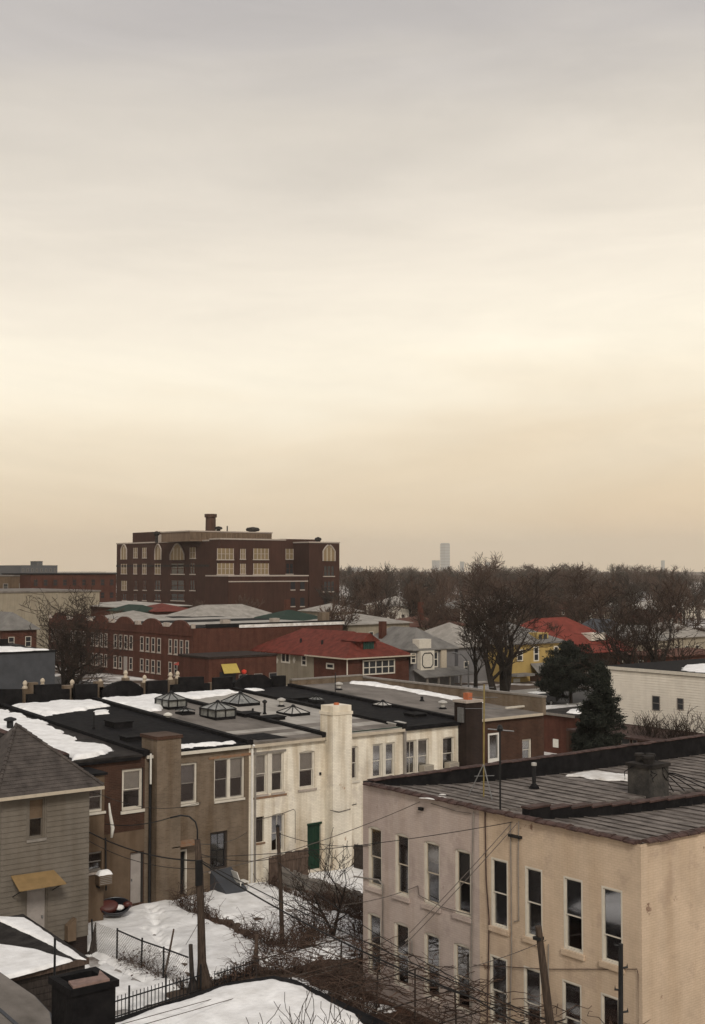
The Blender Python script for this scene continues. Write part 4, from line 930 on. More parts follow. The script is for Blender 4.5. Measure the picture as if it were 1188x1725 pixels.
MB().wbox(WL_, lw[0] + .07, lw[1] - .07, lw[2] + (lw[3] - lw[2]) * .5, lw[3] - .07, -.09, -.06).build('panel', 'tan_stucco', win)
dr = MB().wbox(WL_, ld[0], ld[1], ld[2], ld[3], -.1, -.05).build('door', 'door_grey', lt)
MB().wbox(WL_, ld[0] + .12, ld[1] - .12, ld[3] - .9, ld[3] - .15, -.049, -.04).build('panel', 'door_grey', dr)
MB().wbox(WL_, ld[1] - .14, ld[1] - .09, 1.7, 1.8, -.05, .0).build('handle', 'steel', dr)
a = WL_.px(18, 1477); b = WL_.px(90, 1466)
MB().prism([WL_.p(a[0], a[1], .04), WL_.p(b[0], b[1] - .02, .04), WL_.p(b[0] + .1, b[1] - .36, .95), WL_.p(a[0] - .05, a[1] - .36, .95)], (0, 0, .04)).build('awning', 'awning_tan', lt)
for u in (a[0] + .08, b[0] - .06): MB().tube([WL_.p(u, a[1] - .75, .04), WL_.p(u, a[1] - .38, .85)], .02, 5).build('awning_stay', 'iron', lt)
u0, z0 = WL_.px(108, 1545)
MB().box(ld[0] - .2, ld[1] + .5, LY0 - 1.0, LY0 - .05, .02, .72).build('step', 'pavement_m', lt)
MB().prism([WL_.p(u0, .72, .06), WL_.p(u0 + .35, .72, .06), WL_.p(u0 + .35, 1.55, .06), WL_.p(u0, 1.3, .06)], (0, -.3, 0)).build('meter_box', 'tan_stucco', lt)
ov = .42; ax, ay, az = 19.95, 47.1, 8.85        # hip roof with a single peak, courses of shingle on the two faces in view
e = [(LX0 - ov, LY0 - ov), (LX1 + ov, LY0 - ov), (LX1 + ov, LY1 + .2), (LX0 - ov, LY1 + .2)]
mb = MB()
for k in range(4):
    p0, p1 = e[k], e[(k + 1) % 4]
    mb.add([(p0[0], p0[1], LE + .07), (p1[0], p1[1], LE + .07), (ax, ay, az)], [(0, 1, 2)])
roof_o = mb.build('roof', 'shingle', lt)
for k in range(3):
    p0, p1 = np.array(e[k] + (LE + .07,)), np.array(e[(k + 1) % 4] + (LE + .07,)); ap = np.array([ax, ay, az]); n = 19
    for j in range(n):
        s0, s1 = j / n, (j + 1) / n
        q = [p0 + (ap - p0) * s0, p1 + (ap - p1) * s0, p1 + (ap - p1) * s1, p0 + (ap - p0) * s1]
        nn = np.cross(p1 - p0, ap - p0); nn /= np.linalg.norm(nn)
        MB().add([q[0] + nn * .022, q[1] + nn * .022, q[2] + nn * .004, q[3] + nn * .004, q[0] + nn * .001, q[1] + nn * .001], [(0, 1, 2, 3), (4, 5, 1, 0)]).build('shingle_course', 'shingle', roof_o)
for k in (0, 1):                                  # hip cap tiles
    p0 = np.array(e[k] + (LE + .1,)); ap = np.array([ax, ay, az + .03])
    for j in range(17):
        a_, b_ = p0 + (ap - p0) * (j / 17), p0 + (ap - p0) * ((j + 1.15) / 17)
        MB().tube([a_ + ZZ * .02, b_], [.075, .055], 6).build('hip_tile', 'shingle', roof_o)
mb = MB()
mb.box(LX0 - ov, LX1 + ov, LY0 - ov - .1, LY0 - ov - .002, LE - .04, LE + .075); mb.build('gutter', 'trim_cream', lt)
MB().box(LX0 - ov - .1, LX0 - ov - .002, LY0 - ov, LY1, LE - .04, LE + .075).build('gutter', 'trim_grey', lt)
MB().box(LX0 - ov, LX1 + ov, LY0 - ov, LY1 + .2, LE + .0, LE + .06).build('soffit', 'trim_grey', lt)
MB().box(17.9, 18.35, 46.6, 47.3, 6.6, 8.75).build('chimney', 'dark_brick', lt)

# rear extension of the brown house, half hidden behind the sided house
EY = 48.2; WE = Wall('-Y', EY)
et = thing('rear_extension', 'narrow tan rear extension squeezed behind the clapboard house corner', 'house', (23.4, 49.0, 0))
ew1 = pxrect(WE, 148, 1319, 175, 1366); ew2 = pxrect(WE, 148, 1437, 176, 1466)
ew1 = (max(22.4, ew1[0]),) + ew1[1:]; ew2 = (max(22.4, ew2[0]),) + ew2[1:]
wall_mesh(WE, 22.3, 24.4, -.1, 6.3, [ew1, ew2]).build('wall', 'tan_stucco', et)
MB().box(24.3, 24.4, EY + .004, 49.99, 0, 6.3).box(22.3, 24.3, EY + .9, EY + 1.0, 0, 6.3).build('inner_wall', 'tan_stucco', et)
MB().box(22.2, 24.5, EY - .1, 49.99, 6.302, 6.4).build('roof', 'tar', et)
sash_window(et, WE, *ew1, frame='trim', sash='trim_grey', sill='trim', fw=.08); sash_window(et, WE, *ew2, frame='trim_grey', sash='trim_grey', sill='stone', fw=.06)
a = [on_y(x, y, 48.1) for x, y in ((184, 1353), (186, 1372), (190, 1395), (188, 1411))]
MB().tube(a, [.03, .06, .085, .05], 8).build('wrapped_pipe', 'canvas', et, True)
MB().tube([on_y(178, 1411, 48.12), on_y(179, 1500, 48.12)], .035, 6).build('downpipe', 'iron', et)
ua, za = WE.px(172, 1492); ac = air_con('old grey air conditioner with a cap of snow, behind the clapboard house', ua - .02, za + .1, .62, .42, .4, WE, 'tan_stucco')
snow('snow', [(ua - .34, EY - .4), (ua + .3, EY - .4), (ua + .3, EY), (ua - .34, EY)], flat(za + .52), .2, .05, .05, .15, 0, 'snow', 77, label='cap of snow on the old air conditioner', kind='stuff')

# red and black tub in the snow by the wall
p = on_z(194, 1548, .12); t = thing('garden_tub', 'red and black oval tub tipped in the snow by the brown house', 'tub', p)
prof = [(.30, 0), (.58, .14), (.74, .42), (.78, .62), (.74, .64), (.69, .58), (.52, .24), (.28, .1)]
mb = MB(); mb.lathe((0, 0, 0), prof, 20)
def tilt(v, a=.7, sx=.85, sy=.55):
    x, y, z = v[0] * sx, v[1] * sy, v[2] * .8; y2 = y * math.cos(a) - z * math.sin(a); z2 = y * math.sin(a) + z * math.cos(a)
    c, s = math.cos(-.5), math.sin(-.5); return (p[0] + x * c - y2 * s, p[1] + x * s + y2 * c, p[2] + z2 + .28)
mb.v = [tilt(v) for v in mb.v]; mb.build('shell', 'car_dark', t, True)
mb = MB(); mb.lathe((-.34, -.02, .05), [(.12, 0), (.42, .12), (.52, .4), (.5, .62), (.36, .66)], 14); mb.v = [tilt(v) for v in mb.v]; mb.build('lid', 'car_red', t, True)
mb = MB(); mb.lathe((.62, .1, .3), [(.05, 0), (.22, .1), (.24, .3), (.1, .42)], 10); mb.v = [tilt(v) for v in mb.v]; mb.build('handle', 'car_red', t, True)
mb = MB(); mb.lathe((.22, -.1, .42), [(.05, 0), (.26, .06), (.2, .16), (.04, .2)], 12); mb.v = [tilt(v) for v in mb.v]; mb.build('snow_heap', 'snow', t, True)

# ================================================================== NEAR FOREGROUND, LEFT
# low sheds and a chimney stack below the camera
sz = 2.7
st = thing('shed', 'low shed with wedge-shaped snow on its dark roof, beside the house', 'shed', (15.5, 39.5, 0))
rp4 = [(12.6, 36.35), (18.0, 36.55), (18.4, 42.6), (12.6, 42.6)]
MB().prism([(x, y, sz - .14) for x, y in rp4], (0, 0, .13)).build('roof', 'tar_dull', st)
MB().box(12.75, 17.85, 36.65, 42.4, 0, sz - .142).build('wall', 'wood_dark', st)
for k in range(11): MB().box(12.7, 17.9, 36.6, 36.648, .12 + k * .22, .12 + k * .22 + .2).build('board', 'wood_dark', st)
MB().prism([(12.6, 36.30, sz - .2), (18.0, 36.50, sz - .2), (18.0, 36.545, sz - .2), (12.6, 36.345, sz - .2)], (0, 0, .2)).build('fascia', 'wood_brown', st)
pq = lambda L, z=sz: [on_z(x, y, z) for x, y in L]
snow('snow', pq([(-60, 1545), (0, 1545), (45, 1547), (146, 1617), (128, 1616), (60, 1580), (0, 1553), (-60, 1524)]), flat(sz), .07, .035, .05, .12, 0, 'snow', 301, label='narrow snow wedge along the far edge of the shed roof', kind='stuff')
snow('snow', pq([(-60, 1580), (0, 1593), (60, 1600), (124, 1619), (80, 1632), (20, 1649), (-60, 1668)]), flat(sz), .09, .035, .06, .14, 0, 'snow', 303, label='wide snow wedge on the near half of the shed roof', kind='stuff')
p = on_z(92, 1660, 2.0); p = at_d(92, 1650, 36.0); t = thing('clothes_post', 'thin iron post standing beside the black chimney stack', 'post', (p[0], p[1], 0))
MB().tube([(p[0], p[1], 0), (p[0], p[1], at_d(92, 1580, 36.0)[2])], .035, 7).build('pole', 'iron', t); MB().lathe((p[0], p[1], 0), [(.1, 0), (.1, .05), (.04, .1)], 8).build('foot', 'iron', t)
# grey flat roof in the corner
gz = 4.0
q = pq([(-130, 1560), (0, 1637), (60, 1678), (86, 1706), (92, 1735), (90, 1800), (-130, 1800)], gz)
gt = thing('flat_roof_annex', 'grey flat-roofed annex in the bottom corner below the shed', 'annex', (12.0, 30.0, 0))
inner = [np.array(a) for a in q]; c = sum(inner) / len(inner)
MB().prism([(a[0], a[1], gz - .22) for a in q], (0, 0, .215)).build('roof_edge', 'slate_grey', gt)
MB().prism([(c[0] + (a[0] - c[0]) * .965, c[1] + (a[1] - c[1]) * .965, gz - .004) for a in q], (0, 0, .02)).build('roof', 'roof_grey', gt)
MB().prism([(c[0] + (a[0] - c[0]) * .9, c[1] + (a[1] - c[1]) * .9, 0) for a in q], (0, 0, gz - .223)).build('wall', 'dark_brick', gt)
s_ = pq([(-60, 1662), (0, 1699), (32, 1727), (30, 1732), (-3, 1703), (-60, 1667)], gz + .017)
MB().prism([(a[0], a[1], gz + .017) for a in s_], (0, 0, .03)).build('seam', 'slate_grey', gt)
# black chimney stack
D0 = 28.0; pc = at_d(141, 1668, D0); zt = at_d(141, 1650, D0)[2]
t = thing('chimney_stack', 'soot-black chimney stack with a hollow top in the near corner', 'chimney', (pc[0], pc[1], 0))
hw = .52
mb = MB(); mb.box(pc[0] - hw, pc[0] + hw, pc[1] - hw, pc[1] + hw, 0, zt - .12); mb.build('stack', 'tar', t)
mb = MB(); w = .13
for a in ((-1, -1, 1, -1), (1, -1, 1, 1), (1, 1, -1, 1), (-1, 1, -1, -1)):
    pass
mb.box(pc[0] - hw - .06, pc[0] + hw + .06, pc[1] - hw - .06, pc[1] - hw + w, zt - .118, zt + .03); mb.box(pc[0] - hw - .06, pc[0] + hw + .06, pc[1] + hw - w, pc[1] + hw + .06, zt - .118, zt + .03)
mb.box(pc[0] - hw - .06, pc[0] - hw + w, pc[1] - hw + w + .002, pc[1] + hw - w - .002, zt - .118, zt + .027); mb.box(pc[0] + hw - w, pc[0] + hw + .06, pc[1] - hw + w + .002, pc[1] + hw - w - .002, zt - .118, zt + .027); mb.build('rim', 'tar', t)
mb = MB(); mb.prism([(pc[0] - hw + .02, pc[1] - hw + .0, zt + .031), (pc[0] + hw * .7, pc[1] - hw - .02, zt + .031), (pc[0] + hw * .9, pc[1] + hw * .3, zt + .031), (pc[0] + hw * .5, pc[1] - hw * .35, zt + .031), (pc[0] - hw * .2, pc[1] - hw * .25, zt + .031), (pc[0] - hw * .8, pc[1] - hw * .2, zt + .031)], (0, 0, .05)); mb.build('mortar_wash', plain('pink_mortar', (.22, .15, .13), .9, .3, 5, .5), t)
# snow-covered garage roof at the bottom of the picture
rz2 = 2.6
t = thing('garage', 'flat-roofed garage under smooth snow in the near centre', 'garage', (18, 29, 0))
gq = [(11.5, 26.4), (22.0, 26.4), (22.1, 31.0), (21.8, 31.7), (20.4, 32.05), (16.0, 31.4), (11.5, 30.6)]
MB().prism([(x, y, rz2 - .25) for x, y in gq], (0, 0, .25)).build('roof', 'tar', t)
MB().prism([(16.75 + (x - 16.75) * .96, 29.2 + (y - 29.2) * .96, 0) for x, y in gq], (0, 0, rz2 - .253)).build('wall', 'brown_brick', t)
snow('snow', [(11.7, 26.6), (21.4, 26.6), (21.75, 28), (21.95, 30.2), (21.5, 31.3), (20.2, 31.75), (16.0, 31.1), (11.7, 30.3)], flat(rz2), .2, .12, .16, .55, 0, 'snow', 311, label='smooth thick snow on the garage roof in the near centre', kind='stuff')

# ================================================================== FENCES AND POLES IN THE YARDS
t = thing('chain_link_fence', 'chain link fence with leaning posts along the snowy path', 'fence', (22.6, 41.8, 0), 'yard fences')
fp = [np.array([22.3, 44.95, 0]), np.array([22.45, 43.2, 0]), np.array([22.6, 41.55, 0]), np.array([22.72, 40.1, 0]), np.array([22.95, 38.75, 0])]
for k, p in enumerate(fp[:-1]): MB().tube([p, p + np.array([rng.uniform(-.06, .06), rng.uniform(-.05, .05), 1.32])], .036, 7).build('post', 'iron', t)
MB().tube([p + np.array([0, 0, 1.26 - (.04 if i % 2 else 0)]) for i, p in enumerate(fp[1:])], .028, 6).build('top_rail', 'iron', t)
mb = MB(); pitch = .13
for i in range(len(fp) - 1):
    a, b = fp[i], fp[i + 1]; L = np.linalg.norm(b - a); dv = (b - a) / L; n = int(L / pitch)
    for k in range(-9, n + 1):
        for sgn in (1, -1):
            s0, s1 = k * pitch, (k + 9) * pitch
            if sgn < 0: s0, s1 = s1, s0
            z0, z1 = .08, 1.24
            f0 = 0; 
            def clip(s): return min(max(s, 0), L)
            c0, c1 = clip(s0), clip(s1)
            if abs(c1 - c0) < 1e-3: continue
            zz0 = z0 + (z1 - z0) * (c0 - s0) / (s1 - s0); zz1 = z0 + (z1 - z0) * (c1 - s0) / (s1 - s0)
            mb.tube([a + dv * c0 + ZZ * zz0, a + dv * c1 + ZZ * zz1], .0055, 3, False)
mb.build('wire_mesh', 'trim_grey', t, kind='stuff')
t = thing('picket_fence', 'low black iron picket fence before the pole', 'fence', (21.2, 38.0, 0), 'yard fences')
a, b = np.array([18.6, 37.6, 0]), np.array([23.2, 38.3, 0])
for z in (.16, .66): MB().tube([a + ZZ * z, b + ZZ * z], .025, 6).build('rail', 'iron', t)
for k in range(31):
    p = a + (b - a) * k / 30; MB().tube([p, p + ZZ * (.82 if k % 10 else 1.05)], .016 if k % 10 else .035, 5).build('picket', 'iron', t)
t = thing('picket_fence', 'short iron picket fence running right from the flared pole', 'fence', (24.6, 38.6, 0), 'yard fences')
a, b = np.array([23.9, 38.5, 0]), np.array([26.0, 38.8, 0])
for z in (.14, .5): MB().tube([a + ZZ * z, b + ZZ * z], .022, 6).build('rail', 'iron', t)
for k in range(15):
    p = a + (b - a) * k / 14; MB().tube([p, p + ZZ * (.62 + rng.uniform(-.04, .04))], .015, 5).build('picket', 'iron', t)
p0 = on_z(325, 1672, 0); t = thing('fence_post', 'stout black fence post beside the flared pole', 'post', p0, 'odd posts')
MB().tube([p0, p0 + np.array([-.06, 0, .9]), p0 + np.array([-.1, 0, 1.7])], [.1, .085, .075], 8).build('shaft', 'wood_dark', t); MB().lathe(p0, [(.2, 0), (.16, .3), (.1, .5)], 8).build('footing', 'wood_dark', t)
p0 = np.array([22.75, 40.2, 0]); p1 = on_x(293, 1565, 22.9); t = thing('leaning_stick', 'thin stick leaning up out of the chain link fence', 'stick', p0, 'odd posts')
MB().tube([p0, (p0 + p1) / 2 + np.array([.03, .02, 0]), p1], [.05, .042, .03], 6).build('shaft', 'wood_brown', t); MB().lathe(p0, [(.09, 0), (.07, .1), (.05, .2)], 6).build('footing', 'wood_dark', t)
p0 = on_z(157, 1605, 0.05); t = thing('stump_post', 'dark pointed stump by the corner of the clapboard house', 'post', p0, 'odd posts')
MB().tube([p0, p0 + np.array([.03, 0, .5]), p0 + np.array([.1, 0, 1.15])], [.17, .10, .02], 7).build('shaft', 'wood_dark', t); MB().lathe(p0, [(.24, -.05), (.2, .06), (.1, .1)], 7).build('footing', 'wood_dark', t)
p0 = on_z(430, 1632, 0); t = thing('fence_post', 'short brown post at the end of the bramble hedge', 'post', p0, 'odd posts')
MB().tube([p0, p0 + np.array([.05, 0, .7]), p0 + np.array([.1, .05, 1.25])], [.1, .08, .07], 7).build('shaft', 'wood_brown', t); MB().lathe(p0, [(.17, 0), (.13, .1), (.09, .14)], 7).build('footing', 'wood_dark', t)

# utility poles
P1 = np.array([23.53, 38.57, 0]); 
def z_at(pt, y): # height on a vertical through pt seen at photo row y
    D = pt[:2] @ FH[:2]; return at_d(594, y, D)[2]
t = thing('utility_pole', 'dark wooden pole with flared base and a curved pipe at its top', 'pole', P1, 'utility poles')
zt = z_at(P1, 1412); L1 = np.array([-.28, .0, 0])
MB().tube([P1, P1 + np.array([-.05, 0, .35]), P1 + np.array([-.12, 0, 1.0]), P1 + L1 * .6 + ZZ * 2.6, P1 + L1 * .9 + ZZ * 4.2, P1 + L1 * 1.2 + ZZ * zt], [.36, .27, .16, .135, .15, .10], 10).build('shaft', 'wood_pole', t, True)
b0 = P1 + L1 * 1.2 + ZZ * zt
MB().tube([b0 - ZZ * .3, b0 + ZZ * .35, b0 + np.array([-.06, .04, .62]), b0 + np.array([-.25, .16, .82]), b0 + np.array([-.5, .34, .86]), b0 + np.array([-.8, .55, .78])], .03, 7).build('service_pipe', 'iron', t, True)
MB().box(b0[0] - .13, b0[0] + .13, b0[1] - .16, b0[1] - .08, zt - 1.6, zt - .7).build('junction_box', 'iron', t)
P2 = np.array([28.6, 41.0, 0]); zt2 = z_at(P2, 1392)
t = thing('utility_pole', 'slim black pole standing in the brambles before the green door', 'pole', P2, 'utility poles')
MB().tube([P2, P2 + np.array([-.1, 0, 2.5]), P2 + np.array([-.22, 0.03, zt2])], [.1, .085, .07], 8).build('shaft', 'wood_pole', t)
MB().lathe(P2 + np.array([-.22, .03, zt2]), [(.08, 0), (.08, .06), (.02, .1)], 7).build('cap', 'iron', t)
D3 = 31.5; a = at_d(935, 1790, D3); b = at_d(907, 1560, D3)
t = thing('utility_pole', 'leaning black pole before the tan painted house', 'pole', (a[0], a[1], 0), 'utility poles')
ext = a + (a - b) * (a[2] / (b[2] - a[2])); 
MB().tube([ext, a, b], [.13, .125, .085], 9).build('shaft', 'wood_pole', t)
MB().box(b[0] - .1, b[0] + .1, b[1] - .1, b[1] + .1, b[2] - .34, b[2] - .26).build('band', 'iron', t)
D4 = 30.0; a = at_d(1043, 1780, D4); b = at_d(1046, 1590, D4); a0 = np.array([a[0], a[1], 0])
t = thing('utility_pole', 'thin upright pole with insulators before the corner of the tan house', 'pole', a0, 'utility poles')
MB().tube([a0, b], [.075, .055], 8).build('shaft', 'iron', t)
for k in range(5):
    z = b[2] - .05 - k * .52; s = 1 if k % 2 else -1
    MB().tube([(b[0], b[1], z), (b[0] + .12 * s, b[1] - .09 * s, z + .02), (b[0] + .12 * s, b[1] - .09 * s, z + .12)], [.022, .03, .035], 6).build('insulator', 'iron', t)
# overhead cables
def cable(label, a, b, sag=.3, r_=.016, m='cable', n=14):
    a, b = np.array(a, float), np.array(b, float)
    pts = [a + (b - a) * k / n - ZZ * sag * 4 * (k / n) * (1 - k / n) for k in range(n + 1)]
    return MB().tube(pts, r_, 5).build('overhead_cable', m, None, label=label, cat='cable', group='overhead cables')
top1 = P1 + L1 + ZZ * z_at(P1, 1448)
Lc = np.array([22.12, 44.95, z_at(np.array([22.12, 44.95]), 1402)])
R4 = at_d(905, 1735, 31.5)
cable('thick cable from the clapboard house corner to the flared pole', Lc, top1, .25, .026)
cable('thin cable from the clapboard house corner to the flared pole', Lc - ZZ * .35, top1 - ZZ * .28, .3, .013)
e1 = at_d(800, 1682, 35.5); cable('thick cable dropping from the flared pole across the painted house', top1, e1 , .3, .028)
cable('second thick cable just above, sagging across the painted house', top1 + ZZ * .05, at_d(800, 1668, 35.0), .12, .018)
cable('thick cable going on to the leaning black pole', e1, R4, .06, .022)
cable('thin cable from the pinkish house bracket to the flared pole', WB.p(*WB.px(712, 1350), .12), top1 - ZZ * .45, .25, .013, 'cable_pale')
cable('thin cable from the tan house bracket to the flared pole', WB.p(*WB.px(868, 1384), .12), top1 + ZZ * .12, .2, .012)
br = WB.p(*WB.px(866, 1386), .12)
cable('diagonal drop cable falling from the tan house bracket', br, at_d(690, 1572, 38.0), .05, .013, 'cable_pale')
cable('parallel diagonal drop cable beside it on the painted wall', WB.p(*WB.px(876, 1386), .12), at_d(676, 1598, 38.5), .05, .013, 'cable_pale')
cable('thin cable from the pinkish wall to the bramble hedge', WB.p(*WB.px(706, 1492), .05), at_d(580, 1524, 44.3), .1, .012, 'cable_pale')
cable('level thin cable low across the painted house windows', at_d(620, 1612, 40), at_d(1000, 1735, 30.5), .2, .014)
cable('thin cable from low on the tan wall to the leaning pole', WB.p(*WB.px(924, 1583), .1), at_d(790, 1630, 35), .05, .012, 'cable_pale')
cable('long thin wire over the snowy garage roof', at_d(180, 1732, 32), at_d(560, 1627, 41), .0, .011, 'cable_pale'); cable('lower long thin wire over the snowy garage roof', at_d(200, 1738, 31.5), at_d(560, 1634, 40.5), .0, .011, 'cable_pale')
cable('thin wire from the flared pole to the tan brick wall', top1 + ZZ * .6, WA.p(*WA.px(415, 1402), .05), .2, .012)
cable('thin wire from the flared pole to the narrow extension', b0 + np.array([-.8, .55, .78]), np.array([24.4, 48.1, z_at(np.array([24.4, 48.1]), 1388)]), .15, .018)
cable('low washing line over the snowy yard', np.array([23.0, 39.0, 1.6]), np.array([28.3, 45.5, 1.7]), .15, .011, 'cable_pale')

# ================================================================== BRAMBLES, VINES, SAPLINGS
snow('snow', [(26.4, 38.9), (33.5, 37.4), (33.6, 41.2), (28.6, 41.0), (28.2, 45.0), (27.8, 45)], flat(.02), .13, .1, .4, .4, .28, 'snow', 73, label='snow showing through the brambles around the slim black pole', kind='stuff')
snow('snow', [(23.0, 24.0), (27.6, 24.0), (27.7, 37.4), (23.0, 37.0)], flat(.02), .1, .1, .5, .4, -.12, 'snow_dirty', 75, label='scraps of dirty snow under the vine trellis', kind='stuff')
cable('thin wire from the slim black pole to the pinkish house corner', P2 + np.array([-.2, 0, zt2 - .25]), WB.p(34.6, 5.2, .05), .2, .012)
cable('thin wire from the flared pole to the slim black pole', top1 + ZZ * .25, P2 + np.array([-.2, 0, zt2 - 1.2]), .2, .014)
cable('sagging wire from the slim pole across the lower painted windows', P2 + np.array([-.2, 0, zt2 - 1.4]), at_d(960, 1735, 31), .5, .014)
cable('wire from the clapboard house eave to the tan brick wall', np.array([22.4, 44.7, 6.2]), WA.p(30.2, 4.2, .05), .4, .012)
def brush(name, label, path, width, height, n, seed, mat='bramble', zbase=0.0, curl=.35, rad=.014, twigs=2):
    """a tangle of thin canes growing along a path"""
    r = random.Random(seed); lines = []
    path = [np.array(p, float) for p in path]
    for i in range(n):
        s = r.random() * (len(path) - 1); k = min(int(s), len(path) - 2); w = s - k
        b = path[k] * (1 - w) + path[k + 1] * w + np.array([r.gauss(0, width * .4), r.gauss(0, width * .4), 0])
        b = np.array([b[0], b[1], zbase]); H = height * r.uniform(.45, 1.1) * (.75 + .5 * math.sin(s * 2.3 + seed))
        pts = [b]; dv = np.array([r.gauss(0, .3), r.gauss(0, .3), 1.])
        for j in range(4):
            dv = dv + np.array([r.gauss(0, curl), r.gauss(0, curl), -.18 * j]); dv /= np.linalg.norm(dv) + 1e-6
            q = pts[-1] + dv * H / 3.4; q[2] = max(q[2], zbase + .02); pts.append(q)
        lines.append((pts, [rad, rad * .9, rad * .75, rad * .55, rad * .3], 3))
        for q in range(twigs):
            j = r.randint(1, 3); a = pts[j]; d_ = np.array([r.gauss(0, 1), r.gauss(0, 1), r.gauss(.3, .7)]); d_ /= np.linalg.norm(d_)
            l = H * r.uniform(.15, .4); m_ = a + d_ * l * .5 + np.array([0, 0, .05]); lines.append(([a, m_, a + d_ * l], [rad * .6, rad * .5, rad * .3], 3))
    v, q = tubes_np(lines); m = n * 2; rn = np.random.default_rng(seed)   # dead leaves caught in the canes
    c = v[rn.integers(0, len(v), m)] + rn.normal(0, .05, (m, 3)); d1 = rn.normal(0, .028, (m, 3)); d2 = rn.normal(0, .02, (m, 3))
    lv = np.stack([c - d1, c + d2, c + d1, c - d2], 1).reshape(-1, 3); lv[:, 2] = np.maximum(lv[:, 2], zbase + .01)
    q = np.concatenate([q, np.arange(m * 4).reshape(-1, 4) + len(v)]); v = np.concatenate([v, lv])
    return fast_mesh(name, v, q, mat, label=label, kind='stuff')
brush('brambles', 'brown bramble hedge between the snowy yards', [(28.5, 49.0, 0), (28.3, 46, 0), (28.3, 43.2, 0), (28.0, 41.2, 0)], .6, 1.2, 260, 1)
brush('brambles', 'dense dark bramble thicket around the slim black pole', [(27.2, 40.0, 0), (28.6, 40.6, 0), (29.6, 40.8, 0), (30.6, 41.0, 0)], 1.0, 1.9, 300, 2, rad=.015)
brush('brambles', 'dry vines hanging over the yard fence before the green door', [(33.4, 49.0, 0), (33.4, 46, 0), (33.5, 43, 0), (33.6, 40.5, 0)], .35, 1.5, 300, 3)
brush('brambles', 'straggling vines by the corner of the pinkish house', [(31.5, 41.5, 0), (32.5, 40, 0), (31, 38.3, 0), (29.3, 37.0, 0)], 1.0, 2.2, 200, 4, rad=.016)
brush('brambles', 'scrub along the foot of the picket fence', [(23.6, 38.9, 0), (26, 38.9, 0), (28.2, 37.6, 0)], .5, .9, 260, 5)
brush('brambles', 'dry weeds clinging to the chain link fence', [(22.55, 43.0, 0), (22.7, 41, 0), (23.0, 39, 0)], .15, .95, 170, 6, rad=.009)
brush('brambles', 'dark undergrowth below the painted houses', [(23.5, 33.5, 0), (25.5, 31, 0), (26, 27, 0), (25, 22, 0)], 2.0, 1.1, 560, 7, rad=.012)
brush('brambles', 'tangle beside the pinkish house wall', [(27.2, 36.2, 0), (26.6, 33, 0), (26.8, 30, 0)], .8, 1.6, 300, 8, rad=.015)
t = thing('garden_trellis', 'rickety pole trellis matted with dead vines below the painted houses', 'trellis', (25.4, 29, 0))
r = random.Random(11)
for i in range(7):
    y = 23.0 + i * 2.0
    for x in (23.4, 26.9): MB().tube([(x, y, 0), (x + r.uniform(-.1, .1), y, 1.9 + r.uniform(-.1, .15))], .03, 6).build('post', 'wood_dark', t)
    MB().tube([(23.0, y + r.uniform(-.2, .2), 1.9), (27.3, y + r.uniform(-.2, .2), 1.95 + r.uniform(-.1, .1))], .022, 6).build('beam', 'wood_dark', t)
for x in (23.4, 24.6, 25.8, 26.9): MB().tube([(x, 22.6, 1.96), (x + r.uniform(-.15, .15), 35.4, 1.98)], .02, 6).build('beam', 'wood_brown', t)
lines = []
for i in range(520):
    q = np.array([r.uniform(22.9, 27.4), r.uniform(22.4, 35.6), 1.95 + abs(r.gauss(0, .14))]); pts = [q]; a = r.uniform(0, 6.28)
    for j in range(4): a += r.gauss(0, .6); pts.append(pts[-1] + np.array([math.cos(a) * .35, math.sin(a) * .35, r.gauss(0, .1)]))
    lines.append((pts, [.014, .013, .012, .01, .006], 3))
v, q = tubes_np(lines); fast_mesh('vines', v, q, 'bramble', t, kind='stuff')
bare_tree('sapling', 'bare multi-stemmed sapling in front of the snowy garage roof', (17.4, 24.5, 0), 5.1, .06, 21, minr=.009, stems=4, levels=3, kids=(5, 4, 3), spread=.55, split=1)
bare_tree('sapling', 'thin bare sapling at the dark end of the garage roof', (18.4, 23.7, 0), 4.6, .05, 22, minr=.008, stems=2, levels=3, kids=(4, 4, 3), spread=.6, split=1)
bare_tree('sapling', 'gnarled small bare tree between the brambles and the pinkish house', (31.0, 40.8, 0), 4.3, .1, 23, minr=.01, stems=2, levels=3, kids=(5, 5, 3), spread=.8, split=1)
# board fences against the white house
def board_fence(label, a, b, h, n, mat, tilt=0, seed=1):
    a, b = np.array(a, float), np.array(b, float); r = random.Random(seed); dv = (b - a) / np.linalg.norm(b - a); sd = np.cross(dv, ZZ)
    t = thing('board_fence', label, 'fence', (a + b) / 2, 'yard fences')
    for i in range(n):
        p, q = a + (b - a) * (i + .03) / n, a + (b - a) * (i + .97) / n; hh = h + r.uniform(-.06, .06) + tilt * (i / n)
        MB().prism([p, q, q + ZZ * hh, p + ZZ * (hh + r.uniform(-.03, .03))], sd * .03).build('board', mat, t)
    for z in (.3, h * .8):
        MB().prism([a + sd * .032 + ZZ * z, b + sd * .032 + ZZ * z, b + sd * .032 + ZZ * (z + .1), a + sd * .032 + ZZ * (z + .1)], sd * .05).build('rail', mat, t)
    return t
board_fence('brown board enclosure against the foot of the white house', (33.3, 48.9, 0), (35.6, 48.9, 0), 1.45, 12, 'wood_brown', .1, 3)
board_fence('black board fence sloping away from the white chimney', (38.6, 49.1, 0), (39.6, 45.5, 0), 1.35, 14, 'wood_dark', -.15, 4)
board_fence('snow-streaked plank fence between the yards before the green door', (33.7, 48.6, 0), (34.1, 42.0, 0), 1.0, 24, 'trim_grey', -.1, 5)
p = on_z(405, 1503, .1); t = thing('garden_chair', 'white plastic chair tipped in the snow beside the cellar hatch', 'chair', p)
